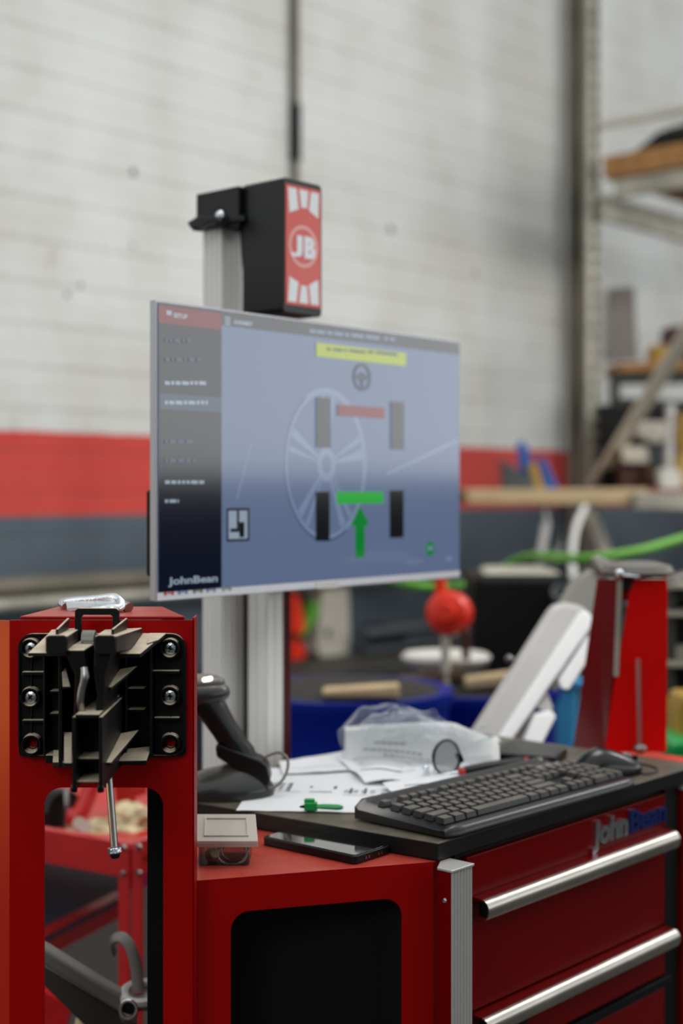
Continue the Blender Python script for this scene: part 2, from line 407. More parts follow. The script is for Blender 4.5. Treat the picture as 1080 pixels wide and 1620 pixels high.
# white dispenser
yw = WL(530, .06)
d = thing('soap_dispenser', 'white wall dispenser hanging below the monitor on the slate wall', 'dispenser', PW(530, 1045, .06))
bm = NB(); prism(bm, [PW(a, b, .14) for a, b in [(512, 905), (552, 905), (556, 1035), (548, 1044), (512, 1044), (503, 1034)]], NN*.13); mk('dispenser_body', bm, M['offwhite'], d, bevel=.015)
bm = NB(); lathe(bm, PW(534, 1057, .08), [(0, 0), (.022, 0), (.03, .03), (.035, .05)], 16); mk('nozzle', bm, M['white'], d)
bm = NB(); lathe(bm, PW(518, 1001, .14), [(0, .01), (.022, .008), (.022, 0)], 16, axis=-NN); mk('lock', bm, M['slate'], d, label='dark round lock')
# hanging tools left of it
def hang(name, px, y, lab, cat, m_, d=.06):
    bm = NB(); prism(bm, [PW(a, b, d+y) for a, b in px], NN*d); return mk(name, bm, M[m_], bevel=.008, label=lab, cat=cat)
ww = WL(475, .09)
hang('spray_bottle', [(462, 940), (472, 940), (484, 990), (478, 1003), (462, 1003)], .05, 'red plastic bottle hanging on the slate wall beside the dark red bar', 'bottle', 'redplastic', .1)
hang('hand_brush', [(497, 950), (513, 956), (500, 985), (478, 1010), (476, 1000), (490, 975)], .04, 'green handled brush hanging left of the white dispenser', 'brush', 'green', .08)
hang('funnel', [(462, 1020), (474, 1010), (485, 1030), (482, 1042), (462, 1045)], .04, 'small red plastic funnel hung low beside the dark red bar', 'funnel', 'redplastic', .08)
hang('drip_tray', [(462, 935), (512, 935), (505, 960), (498, 975), (486, 990), (474, 960)], .002, 'greenish grey tray hung behind the red bottle', 'tray', 'darkpost', .03)
# low dark bench by the wall
b = thing('low_bench', 'low dark bench standing along the slate wall behind the blue drums', 'bench', W0+U*1.2-NN*.35, ANG)
bm = NB(); box(bm, (0, -.3, .42), (4.5, .3, .48)); mk('bench_top', bm, M['darkpost'], b, world=False, bevel=.005)
for x in (.1, 2.2, 4.4):
    for y in (-.25, .25):
        bm = NB(); box(bm, (x-.04, y-.04, 0), (x+.04, y+.04, .42)); mk('leg', bm, M['darkpost'], b, world=False)

# ------------------------------------------------------------ steel column and pallet rack at the right
bm = NB(); ya = WL(912, .12)
for a0, a1, dd in ((901, 909, 0), (917, 925, 0)): pxp(bm, [(a0, -300), (a1, -300), (a1, 780+1.42*F/ya*.99), (a0, 780+1.42*F/ya*.99)], ya, .1)
pxp(bm, [(903, -300), (924, -300), (924, 780+1.4*F/ya), (903, 780+1.4*F/ya)], ya+.05, .02)
mk('steel_column', bm, M['brownsteel'], label='weathered brown steel column against the wall beside the galvanised rack post', cat='column')
YR = 8.6
rk = thing('pallet_rack', 'tall galvanised pallet rack with punched posts and diagonal braces', 'rack', P(935, HY+HC*F/YR, YR))
bm = NB(); zt = P(935, -250, YR).z; x0 = P(926, 0, YR).x; x1 = P(948, 0, YR).x
box(bm, (x0, YR, 0), (x0+.006, YR+.08, zt)); box(bm, (x0, YR, 0), (x1-.04, YR+.006, zt)); box(bm, (x1-.008, YR, 0), (x1, YR+.08, zt))
z = 0.03
while z < zt:
    box(bm, (x1-.045, YR+.001, z), (x1-.005, YR+.007, z+.035)); z += .09
mk('post', bm, M['galv'], rk, label='punched post')
bm = NB(); box(bm, (x1-.044, YR+.02, 0), (x1-.006, YR+.03, zt)); mk('post_web', bm, M['darkpost'], rk, label='dark inside of the punched post')
# frame of the rack toward the camera
x2 = P(960, 0, YR).x
VL = -NN*1.1
def along(px, py, y, px2):                # a point from which a member runs toward the camera along -NN
    q = P(px, py, y); k = (px2-CX)/F; s = (q.x-k*q.y)/(k*(-NN.y)+NN.x)
    return q, q-NN*s
for (a, b_, w_, nm) in ((P(946, 200, YR), P(946, 200, YR)-NN*1.2, .05, 'strut'), (P(938, 770, 8.5), P(1110, 490, 7.3), .085, 'diagonal_brace'), (P(930, 810, YR), P(975, 920, 8.2), .08, 'diagonal_brace')):
    bm = NB(); beam(bm, a, b_, w_, .03); mk(nm, bm, mat('light_galvanised', (206, 200, 186), .5, .1), rk)
bm = NB()                                  # beams along the wall
for (pa, ya_, pb) in (((952, 330), 8.5, 0),):
    q = P(952, 328, 8.5); beam(bm, q, q+U*2.6, .05, .15)
mk('beam', bm, M['galv'], rk, bevel=.01)
bm = NB(); q = P(975, 300, 8.4); beam(bm, q, q-NN*1.1, .05, .10); mk('cross_member', bm, M['galv'], rk)
bm = NB(); q = P(954, 248, 8.45); e = q-NN*1.0
prism(bm, [q, e, e+U*2.0, q+U*2.0], (0, 0, -.13))
bo = mk('shelf_board', bm, M['board'], label='orange brown particle board laid on the upper rack beams', cat='board')
bm = NB(); q = P(985, 246, 8.42)
lo = [q+U*.02-NN*-.0, q-NN*.85+U*.05, q-NN*.9+U*1.6, q+U*1.6]; hi = [q+U*.35-NN*.25+ZV*.26, q-NN*.6+U*.2+ZV*.30, q-NN*.7+U*1.3+ZV*.34, q+U*1.4-NN*.2+ZV*.28]
hexa(bm, [p+ZV*.002 for p in lo]+hi); bmesh.ops.subdivide_edges(bm, edges=bm.edges, cuts=5, use_grid_fill=True)
for v in bm.verts:
    if v.co.z > q.z+.03: v.co += noise.noise_vector(v.co*5)*.05
mk('tarpaulin', bm, M['blackmatte'], bevel=.03, label='dark folded tarpaulin heaped on the upper rack board', cat='tarpaulin')
# mid shelf at the back
YS = 8.9
bm = NB(); pxp(bm, [(978, 574), (1120, 570), (1120, 584), (978, 588)], YS, .5); mb = mk('shelf_board', bm, M['board'], label='thin orange shelf board below the dark smudge, behind the diagonal brace', cat='board')
bm = NB(); pxp(bm, [(968, 586), (1130, 584), (1130, 606), (968, 608)], YS+.06, .06)
tube(bm, [P(972, 590, YS+.1), P(972, 792, YS+.1)], .035, 8); pxp(bm, [(968, 628), (1130, 636), (1130, 648), (968, 640)], YS+.05, .05)
mk('shelving_unit', bm, M['darkpost'], label='dark steel shelf frame carrying the thin orange board', cat='shelving')
bm = NB(); lathe(bm, P(1042, 574, YS+.15), [(0, 0), (.075, 0), (.08, .08), (.05, .11), (0, .11)], 20); mk('tin', bm, M['yellow'], label='mustard tin on the thin orange shelf board', cat='tin')
bm = NB(); pxp(bm, [(1052, 572), (1120, 572), (1120, 512), (1056, 516)], YS+.2, .2); mk('carton', bm, M['rust'], bevel=.01, label='dark red carton at the right end of the thin orange shelf board', cat='carton')
# grey smudge on the wall, built as an added thin slab
bm = NB(); yy = WL(975, .05); pxp(bm, [(962, 455), (1004, 452), (1010, 570), (958, 572)], yy-.1, .04)
mk('smudge_slab', bm, mat('smudge_grey', (158, 150, 145), .8, var=.2, vscale=3), bevel=.01, label='dull grey brown smudge on the wall right of the rack post, built as a slab', cat='panel')
# timber shelf
YT = 7.6
bm = NB(); pxp(bm, [(738, 774), (1025, 773), (1025, 799), (738, 797)], YT, .75)
ts = mk('timber_shelf', bm, M['wood'], bevel=.01, label='thick pale timber plank shelf right of the monitor', cat='shelf')
bm = NB(); pxp(bm, [(1004, 779), (1140, 779), (1140, 808), (1004, 806)], YT-.12, .11); mk('timber_beam', bm, M['galv'], bevel=.01, label='grey beam in front of the right end of the timber plank shelf', cat='beam')
bm = NB(); pxp(bm, [(690, 778), (736, 778), (736, 795), (690, 795)], YT+.25, .3); mk('timber_batten', bm, M['brown'], bevel=.01, label='dark batten poking out left of the timber plank shelf', cat='batten')
ZT = P(0, 774, YT).z
def on_timber(name, px, dy, d, m_, lab, cat, bev=.008):
    bm = NB(); y = YT+dy; base = HY+(HC-ZT)*F/y
    pxp(bm, [(a, base if b >= 770 else b) for a, b in px], y, d); return mk(name, bm, M[m_], bevel=bev, label=lab, cat=cat)
on_timber('wedge_block', [(796, 770), (793, 725), (806, 735), (845, 760), (848, 770)], .1, .12, 'slate', 'grey wedge shaped block on the timber shelf left of the blue folders', 'block')
on_timber('folder', [(824, 770), (818, 700), (828, 697), (836, 712), (852, 755), (858, 770)], .25, .05, 'blue', 'dark blue folder standing tallest on the timber shelf', 'folder')
on_timber('folder', [(846, 770), (834, 735), (848, 733), (862, 770)], .2, .04, 'yellow', 'olive yellow folder leaning between the two blue ones', 'folder')
on_timber('folder', [(862, 770), (850, 722), (864, 727), (884, 770)], .22, .05, 'blue', 'pale edged blue folder leaning rightmost on the timber shelf', 'folder')
for i, (px, dy, d, m_, lab, nm) in enumerate((
    ([(984, 770), (982, 712), (1022, 712), (1024, 770)], .5, .15, 'rust', 'dark brown carton under the cream box, right of the diagonal brace', 'carton'),
    ([(1028, 770), (1026, 735), (1044, 738), (1044, 770)], .35, .12, 'brown', 'brown jar between the cartons and the white jar', 'jar'),
    ([(1046, 770), (1044, 746), (1052, 740), (1070, 740), (1078, 752), (1078, 770)], .2, .12, 'white', 'white squat jar on the right end of the timber shelf', 'jar'),
    ([(1026, 770), (1026, 690), (1100, 690), (1100, 770)], .6, .1, 'slate', 'dark slate crate behind the jars at the right of the timber shelf', 'crate'),
    ([(952, 770), (948, 640), (1100, 640), (1100, 770)], .74, .12, 'blackmatte', 'wide black crate at the back of the timber shelf', 'crate'))):
    on_timber(nm, px, dy, d, m_, lab, nm)
def stack(name, px, y, d, m_, lab, cat):
    bm = NB(); pxp(bm, px, y, d); mk(name, bm, M[m_], bevel=.008, label=lab, cat=cat)
stack('box', [(982, 712), (982, 706), (1024, 706), (1024, 712)], YT+.5, .12, 'offwhite', 'cream lid of the dark brown carton', 'box')
stack('box', [(985, 731), (984, 710), (1026, 711), (1026, 733)], YT+.44, .05, 'offwhite', 'small cream box in front of the dark crates right of the brace', 'box')
stack('packet', [(1008, 688), (1008, 666), (1072, 668), (1072, 684), (1040, 702), (1028, 700)], YT+.56, .1, 'offwhite', 'crumpled white packet in front of the black crate', 'packet')
bm = NB(); tube(bm, [P(1058, 738, YT+.3), P(1060, 640, YT+.35)], .026, 12); mk('steel_tube', bm, M['silver'], label='upright silvery tube standing by the white jar', cat='tube')
bm = NB(); lathe(bm, P(1082, 771, YT+.3), [(0, 0), (.055, 0), (.055, .15), (.03, .19), (.035, .22), (.05, .26), (.045, .4), (0, .42)], 18); mk('bottle', bm, M['yellow'], label='mustard bottle cut by the right edge above the timber shelf', cat='bottle')
# levers and hose below the shelf
bm = NB(); q = P(860, 800, 7.7); tube(bm, [q, P(866, 828, 7.5)], .012, 8); beam(bm, P(864, 828, 7.4), P(853, 892, 7.3), .04, .02, w2=.04); mk('hand_clamp', bm, M['silver'], bevel=.008, label='pale metal clamp hanging under the timber shelf, leftmost', cat='clamp')
bm = NB(); tube(bm, [P(892, 800, 7.8), P(886, 860, 7.6)], .01, 8); beam(bm, P(887, 862, 7.5), P(875, 895, 7.4), .03, .02); mk('hand_clamp', bm, M['steel'], bevel=.008, label='dull shorter clamp hanging under the timber shelf by the curved strap', cat='clamp')
bm = NB(); tube(bm, spline([P(925, 800, 7.3), P(912, 830, 7.2), P(905, 870, 7.1), P(906, 915, 7.0)]), .017, 10, flat=.4); mk('strap', bm, M['alucol'], label='curved pale strap hanging beside the rack post below the timber shelf', cat='strap')
# green hose
bm = NB(); tube(bm, spline([P(560, 890, 4.9), P(600, 912, 4.8), P(660, 927, 4.6), P(720, 928, 4.9), P(770, 918, 5.1), P(810, 890, 5.1), P(850, 880, 4.9), P(920, 884, 4.5), P(1000, 874, 4.5), P(1060, 858, 4.6), P(1130, 838, 4.7)]), .0155, 12, flat=1); mk('air_hose', bm, M['green'], label='bright green hose slung across behind the black bin', cat='hose')

# ------------------------------------------------------------ drums, bin, black box, pump
def drum(px, y, rad, h, m_, lab, band):
    c = P(px, 0, y); c.z = 0; t = thing('drum', lab, 'drum', c, 0, 'blue drums behind the cabinet')
    bm = NB(); lathe(bm, c, [(0, .02), (rad*.97, .02), (rad, .05), (rad, h*.33), (rad+.012, h*.34), (rad, h*.36), (rad, h*.66), (rad+.012, h*.68), (rad, h*.7), (rad, h-.05), (rad+.012, h-.03), (rad+.012, h), (rad-.02, h), (rad-.03, h-.05), (0, h-.05)], 48)
    mk('barrel', bm, M[m_], t)
    bm = NB(); torus(bm, c+ZV*(h-.006), (rad+.004, 0, 0), (0, rad+.004, 0), .007, 48, 8); mk('rim_band', bm, M['blackmatte'], t)
    bm = NB(); lathe(bm, c, [(0, h-.03), (rad-.026, h-.03), (rad-.022, h-.003), (rad-.05, h+.006), (rad*.5, h+.010), (0, h+.011)], 40); mk('contents', bm, mat('dark_rubbish', (30, 25, 20), .8, var=.5, vscale=12), t, label='dark rubbish inside the drum')
    return c
cA = drum(548, 3.75, .27, .895, 'navy', 'navy blue drum left of centre, behind the papers', 0)
cB = drum(738, 4.2, .262, .84, 'navy', 'navy blue drum right of centre, under the red barrel pump', 0)
bm = NB(); q = cA+Vector((-.06, -.20, .914)); beam(bm, q, q+Vector((.19, -.01, .006)), .06, .018, w2=.07, h2=.03); mk('wood_offcut', bm, M['wood'], bevel=.005, label='pale timber offcut lying across the left navy drum', cat='wood offcut')
for i, (dx, dy, l, m_, lab) in enumerate(((-.2, -.1, .17, 'brown', 'brown wood scrap at the left of the right navy drum'), (-.02, -.16, .16, 'wood', 'light wood scrap in front of the barrel pump pipe'), (.1, -.1, .15, 'brown', 'brown scrap right of the barrel pump pipe'))):
    bm = NB(); q = cB+Vector((dx, dy, .866+.004*i)); beam(bm, q, q+Vector((l, .03*(1-i), .02)), .07, .03); mk('wood_offcut', bm, M[m_], bevel=.005, label=lab, cat='wood offcut')
YP = 4.12
pu = thing('barrel_pump', 'red rotary barrel pump on a pale pipe standing in a navy drum', 'pump', P(705, 1092, YP))
bm = NB(); lathe(bm, P(711, 970, YP), [(0, -.05), (.052, -.05), (.064, -.035), (.064, .035), (.052, .05), (.03, .055), (.025, .075), (0, .075)], 32, axis=(-.25, -1, .1)); mk('pump_body', bm, M['redplastic'], pu)
bm = NB(); tube(bm, [P(697, 942, YP), P(696, 905, YP), P(694, 880, YP)], .017, 12); mk('outlet_stub', bm, M['redplastic'], pu)
bm = NB(); tube(bm, [P(704, 1000, YP-.02), P(705, 1112, YP-.02)], .0135, 14); mk('suction_pipe', bm, M['offwhite'], pu, label='pale suction pipe')
bm = NB(); tube(bm, [P(735, 1000, YP+.02), P(737, 1052, YP+.02)], .012, 10); tube(bm, [P(726, 990, YP+.01), P(738, 1003, YP+.02)], .015, 10); mk('drain_pipe', bm, M['rust'], pu, label='dark red drain pipe')
bm = NB(); c = P(705, 1062, 4.25); lathe(bm, Vector((c.x, c.y, .86)), [(0, 0), (.05, 0), (.12, .035), (.135, .06), (.125, .07), (.05, .05), (0, .045)], 36); mk('plastic_dish', bm, M['white'], label='white shallow dish behind the barrel pump on the right drum', cat='dish')
t = thing('storage_bin', 'sky blue plastic bin under the black box behind the silver arm', 'bin', P(835, HY+HC*F/4.7, 4.7))
bm = NB(); y0 = 4.5; zt = .79
xa, xb = P(770, 0, y0).x, P(917, 0, y0).x
hexa(bm, [(xa+.03, y0+.03, 0), (xb-.03, y0+.03, 0), (xb-.03, y0+.42, 0), (xa+.03, y0+.42, 0), (xa, y0, zt), (xb, y0, zt), (xb, y0+.45, zt), (xa, y0+.45, zt)])
mk('bin_body', bm, M['teal'], t, bevel=.02)
bm = NB(); box(bm, (xa-.012, y0-.012, zt), (xb+.012, y0+.46, zt+.03)); mk('lid', bm, M['teal'], t, bevel=.01)
t = thing('speaker_box', 'black rounded box with dusty top standing on the sky blue bin', 'box', P(815, 1080, 4.6))
xa, xb = P(750, 0, 4.5).x, P(882, 0, 4.5).x; z0 = .822; z1 = P(0, 910, 4.5).z; box_ = bm
bm = NB(); box(bm, (xa, 4.5, z0), (xb, 4.9, z1)); mk('box_body', bm, M['blackmatte'], t, bevel=.03, seg=4)
bm = NB(); hexa(bm, [(xa+.03, 4.52, z1), (xb+.02, 4.52, z1), (xb+.02, 4.88, z1), (xa+.05, 4.88, z1), (xa+.05, 4.54, z1+.012), (xb, 4.54, z1+.012), (xb, 4.86, z1+.012), (xa+.07, 4.86, z1+.012)]); mk('dusty_lid', bm, M['galv'], t, bevel=.004, label='dusty grey lid')
bm = NB(); q = P(887, 935, 3.7)
for i in range(3): torus(bm, P(889+i*3, 938+i*10, 4.48), (.03, 0, 0), (0, .02, .02), .007, 24, 6)
mk('cable_coil', bm, M['slate'], label='grey coiled cable beside the black box', cat='cable')

# equipment at the right border
t = thing('steel_shelving', 'dark shelving with grey shelf edges cut by the right border', 'shelving', P(1110, HY+HC*F/3.6, 3.6))
bm = NB()
for py in (925, 1048, 968): pxp(bm, [(1058, py), (1180, py), (1180, py+7), (1058, py+7)], 3.5, .4)
mk('shelf', bm, M['galv'], t)
bm = NB(); pxp(bm, [(1058, 925), (1180, 925), (1180, HY+HC*F/3.9), (1058, HY+HC*F/3.9)], 3.9, .02); mk('back_panel', bm, M['blackmatte'], t)
for px in (1060, 1176):
    bm = NB(); tube(bm, [P(px, 920, 3.55), P(px, HY+HC*F/3.55, 3.55)], .014, 8); mk('post', bm, M['darkpost'], t)
bm = NB(); pxp(bm, [(1062, 968), (1062, 948), (1120, 948), (1120, 968)], 3.6, .1); mk('drawer_unit', bm, M['black'], bevel=.01, label='black drawer unit on the middle shelf of the dark shelving', cat='box')
bm = NB(); pxp(bm, [(1062, 925), (1066, 913), (1100, 905), (1120, 925)], 3.6, .1); mk('tool_tray', bm, M['steel'], bevel=.006, label='dusty tool tray on top of the dark shelving', cat='tray')
bm = NB(); pxp(bm, [(1057, 1174), (1080, 1170), (1110, 1178), (1110, 1215), (1057, 1215)], 3.2, .3); mk('green_bucket', bm, M['greenp'], bevel=.02, label='green bucket just visible behind the orange red shelf at right', cat='bucket')
bm = NB(); pxp(bm, [(1068, 1130), (1078, 1100), (1110, 1100), (1110, 1172), (1068, 1172)], 3.3, .12); mk('cardboard_box', bm, M['yellow'], bevel=.01, label='tan box above the green bucket at the right border', cat='box')

# ------------------------------------------------------------ red workbench seen through the left opening
YB = 2.62
t = thing('workbench', 'red steel workbench with bolted legs seen through the opening of the holder', 'workbench', P(120, HY+HC*F/YB, YB))
K = G(207, 1335, .8); D = (G(70, 1312, .8)-K).normalized(); E = Vector((-D.y, D.x, 0)); E = -E if E.y < 0 else E
bm = NB(); prism(bm, [K, K+D*.9, K+D*.9-ZV*.062, K-ZV*.062], E*.02); prism(bm, [K+E*.02, K+E*.6, K+E*.6-ZV*.062, K+E*.02-ZV*.062], -D*-.015); mk('apron', bm, M['redbench'], t, bevel=.002)
bm = NB(); prism(bm, [K-ZV*.03+E*.02, K+D*.9-ZV*.03+E*.02, K+D*.9+E*.6-ZV*.03, K+E*.6-ZV*.03], (0, 0, -.01)); mk('tray', bm, M['redbench'], t)
bm = NB(); q = K+ZV*-.006
prism(bm, [q, q-D*.024, q-D*.024-ZV*.79, q-ZV*.79], E*.006); prism(bm, [q, q+D*.026, q+D*.026-ZV*.79, q-ZV*.79], -E*.004); mk('leg', bm, M['redbench'], t, bevel=.002)
bm = NB(); q = K+D*.85; prism(bm, [q, q+D*.05, q+D*.05-ZV*.79, q-ZV*.79], E*.03); mk('leg', bm, M['redbench'], t)
for px, py in ((219, 1340), (219, 1381), (195, 1341), (195, 1383)):
    bm = NB(); lathe(bm, P(px, py, K.y-.012), [(0, .006), (.004, .005), (.006, 0)], 12, axis=(0, -1, 0)); mk('bolt', bm, M['steel'], t)
bm = NB(); beam(bm, G(20, 1517, .58), G(192, 1428, .58), .03, .042); mk('lower_rail', bm, M['redbench'], t)
bm = NB(); prism(bm, [G(20, 1517, .59), G(192, 1428, .59), G(212, 1372, .59), G(20, 1368, .59)], (0, 0, .008)); mk('lower_shelf', bm, mat('slate_blue_shelf', (46, 60, 74), .6), t, label='slate blue lower shelf')
bm = NB(); beam(bm, P(205, 1395, 2.9), P(250, 1385, 3.2), .03, .03); mk('back_rail', bm, M['redbench'], t)
ZB = .762
q = G(88, 1320, ZB)
bm = NB(); tube(bm, [P(40, 1276, 2.85), P(98, 1284, 2.75), P(104, 1285, 2.74)], [.045, .045, .04], 24); o = mk('canister', bm, M['black'], label='black cylinder lying on the red workbench tray', cat='canister')
bm = NB(); torus(bm, P(104, 1285, 2.73), (.006, -.02, 0), (0, 0, .042), .005, 28, 8); mk('rim', bm, M['steel'], o, label='steel rim')
bm = NB(); tube(bm, spline([P(110, 1293, 2.7), P(124, 1290, 2.7), P(138, 1262, 2.72), P(150, 1225, 2.74)]), .0165, 12); mk('grip_handle', bm, M['redbench'], label='bent red tube handle standing on the workbench tray', cat='handle')
bm = NB(); pxp(bm, [(178, 1232), (232, 1232), (232, 1256), (184, 1270)], 2.85, .02); beam(bm, P(210, 1260, 2.86), P(215, 1330, 2.86), .01, .01); mk('red_card', bm, M['redbench'], label='bright red card standing at the back of the workbench tray', cat='panel')
for i, (px, py, rr) in enumerate(((165, 1318, (.075, .05, .022)), (208, 1297, (.045, .04, .032)))):
    bm = NB(); blob(bm, P(px, py, 2.72+.03*i), rr, None, 4, .22, 7, i+1)
    mk('work_glove', bm, M['glove'], label=('cream cloth glove lying flat on the workbench tray', 'crumpled cream glove rolled up behind the flat one')[i], cat='glove')
for i in range(2):
    bm = NB(); lathe(bm, P(124+i*9, 1305+i*6, 2.66), [(0, 0), (.012, 0), (.013, .012), (.012, .02), (0, .02)], 16, axis=(.3, -1, .4)); mk('socket', bm, M['offwhite'], label=('pale round socket left on the tray rim', 'pale round socket right on the tray rim')[i], cat='socket')
# panel below bench
# wheel clamp lying behind the left holder
t = thing('wheel_clamp', 'grey cast wheel clamp with strap seen low through the opening', 'wheel clamp', P(160, 1640, 2.05))
bm = NB(); prism(bm, [P(20, 1478, 2.0), P(70, 1500, 2.0), P(150, 1550, 2.0), P(205, 1582, 2.0), P(250, 1578, 2.0), P(250, 1600, 2.0), P(190, 1604, 2.0), P(60, 1522, 2.0), P(20, 1496, 2.0)], (0, .03, 0)); mk('arm', bm, M['greycast'], t, bevel=.006, seg=3)
bm = NB(); prism(bm, [P(20, 1500, 2.02), P(60, 1525, 2.02), P(170, 1590, 2.02), P(215, 1620, 2.02), P(215, 1680, 2.02), P(150, 1640, 2.02), P(70, 1562, 2.02), P(20, 1535, 2.02)], (0, .02, 0)); mk('arm_web', bm, mat('dark_casting', (70, 67, 63), .5, .3), t, bevel=.004)
bm = NB(); tube(bm, [P(204, 1606, 2.0), P(203, 1598, 1.93)], .013, 20); mk('hollow_end', bm, M['greycast'], t)
bm = NB(); torus(bm, P(203, 1597, 1.928), (.011, 0, 0), (0, .002, .011), .0025, 24, 6); mk('end_ring', bm, M['chrome'], t)
bm = NB(); lathe(bm, P(203, 1597, 1.929), [(0, .0015), (.0095, .001), (.0095, 0)], 20, axis=(0, -1, 0)); mk('end_bore', bm, M['blackmatte'], t, label='dark bore')
bm = NB(); torus(bm, P(225, 1572, 2.02), (.026, 0, 0), (0, .03, .004), .008, 36, 8); mk('hub_ring', bm, M['silver'], t)
bm = NB(); tube(bm, spline([P(181, 1505, 2.08), P(178, 1488, 2.06), P(192, 1483, 2.05), P(207, 1500, 2.04), P(216, 1535, 2.03), P(219, 1570, 2.02)]), .0085, 10, flat=.5, side=(0, 1, 0)); mk('strap', bm, M['greycast'], t)
bm = NB(); pxp(bm, [(60, 1565), (112, 1592), (100, 1640), (60, 1640)], 2.3, .05); mk('red_crate', bm, M['redbench'], label='dark red crate low behind the grey wheel clamp', cat='crate')
bm = NB(); pxp(bm, [(122, 1595), (180, 1590), (190, 1660), (110, 1660)], 2.2, .06); mk('rag', bm, M['glove'], bevel=.01, label='pale rag bundle under the grey wheel clamp', cat='rag')

# ------------------------------------------------------------ left holder column (red channel)
YL = 1.64
def XL(px): return (px-CX)/F*YL
def ZL(py): return HC-(py-HY)/F*YL
h = thing('clamp_holder_stand', 'tall red sheet metal stand at the left with a rounded opening, carrying the black holder', 'stand', (XL(160), YL+.06, 0))
x0, x1, zt = XL(15), XL(307), ZL(981)
inner = rrect(XL(70), .35, XL(258), ZL(1246), .021); outer = square_to(x0, 0, x1, zt, inner)
bm = NB(); frame_box(bm, [(a, YL, b) for a, b in outer], [(a, YL, b) for a, b in inner], (0, .003, 0)); mk('front_plate', bm, M['red'], h)
bm = NB(); prism(bm, [(x1-.002, YL, zt+.003), (x1, YL, zt+.003), (x1, YL, 0), (x1-.002, YL, 0)], (0, .035, 0))
mk('right_flange', bm, M['red'], h, bevel=.0007)
bm = NB(); prism(bm, [(x0, YL+.001, 0), (x0, YL+.001, zt-.001), (x0-.09, YL+.05, zt-.001), (x0-.09, YL+.05, 0)], (.0015, .003, 0)); mk('left_wing', bm, mat('warm_lit_red_paint', (172, 28, 5), .35, spec=.3), h, label='angled red left wing with warm light painted in')  # orange stands in for warm light reflected in the red paint
bm = NB(); tp = [(XL(30), YL+.002, ZL(980)), (XL(292), YL+.002, ZL(980)), P(256, 962, 1.80), P(90, 962, 1.80)]
zb = ZL(980); tp = [Vector((XL(30), YL+.003, zb)), Vector((XL(292), YL+.003, zb)), Vector((P(258, 0, 1.78).x, 1.78, zb)), Vector((P(92, 0, 1.78).x, 1.78, zb))]
prism(bm, tp, (0, 0, .0035)); mk('top_plate', bm, M['red'], h, bevel=.0015)
bm = NB(); prism(bm, [(tp[1].x, YL+.003, zb), (tp[2].x, 1.78, zb), (tp[2].x, 1.78, 0), (tp[1].x, YL+.003, 0)], (-.002, 0, 0)); mk('right_side_plate', bm, M['blackmatte'], h, label='black inner side plate')
bm = NB(); pxp(bm, [(233, 1230), (262, 1230), (262, 2300), (233, 2300)], 1.74, .02); mk('inner_post', bm, M['blackmatte'], h, label='black inner post')
# silver latch on top
bm = NB(); tube(bm, spline([P(104, 960, 1.735), P(98, 954, 1.745), P(112, 951, 1.735), P(150, 948, 1.72), P(180, 945, 1.71), P(191, 952, 1.70), P(189, 962, 1.69), P(170, 962, 1.69), P(140, 963, 1.71), P(110, 962, 1.725)]), .0052, 12)
prism(bm, [P(104, 950, 1.735), P(180, 944, 1.715), P(190, 950, 1.70), P(186, 958, 1.69), P(106, 962, 1.71)], (0, 0, -.004))
t = mk('snap_hook', bm, M['chrome'], label='shiny silver oval snap hook lying on top of the red stand', cat='snap hook')
bm = NB(); tube(bm, [P(192, 955, 1.71), P(204, 962, 1.70)], .0065, 12); mk('hook_collar', bm, M['steel'], t)

# ------------------------------------------------------------ black holder bracket
hb = thing('clamp_holder', 'black plastic wheel clamp holder screwed to the front of the red stand, tops dusty', 'holder', (XL(140), YL, ZL(1250)))
YH = YL-.0045
def XH(px, y=YH): return (px-CX)/F*y
def ZH(py, y=YH): return HC-(py-HY)/F*y
# back plate with side wings: two holes left open at the bottom
holes = ((50, 1025), (50, 1102), (52, 1176), (270, 1025), (270, 1100), (270, 1175))
bm = NB()
prism(bm, [(x, YH-.001, z) for x, z in rrect(XH(76), ZH(1196), XH(246), ZH(1003), .004, 3)], (0, .005, 0))
for sx in (0, 1):
    a, b_ = ((30, 78), (244, 294))[sx]; cx = holes[sx*3+2][0]; cz = holes[sx*3+2][1]
    pts = rrect(XH(a), ZH(1196), XH(b_), ZH(1003), .0155, 5)
    cut = ZH(1155)
    up_ = [p for p in pts if p[1] > cut]; lo = [p for p in pts if p[1] <= cut]
    prism(bm, [(x, YH-.001, z) for x, z in [(XH(b_), cut)]+up_+[(XH(a), cut)]], (0, .005, 0))
    n = 24; ring = [(XH(cx)+.0052*math.cos(2*math.pi*i/n), ZH(cz)+.0052*math.sin(2*math.pi*i/n)) for i in range(n)]
    outr = []
    for i in range(n):
        dx, dz = math.cos(2*math.pi*i/n), math.sin(2*math.pi*i/n)
        xa, xb, za, zb2 = XH(a), XH(b_), ZH(1196), cut
        s = min([(xb-XH(cx))/dx if dx > 1e-6 else 9, (xa-XH(cx))/dx if dx < -1e-6 else 9, (zb2-ZH(cz))/dz if dz > 1e-6 else 9, (za-ZH(cz))/dz if dz < -1e-6 else 9])
        s = min(s, .0215 if (dz < 0 and ((dx < 0) == (sx == 0))) else 9)
        outr.append((XH(cx)+dx*s, ZH(cz)+dz*s))
    frame_box(bm, [(x, YH-.001, z) for x, z in outr], [(x, YH-.001, z) for x, z in ring], (0, .005, 0))
mk('base_plate', bm, M['blackdust'], hb)
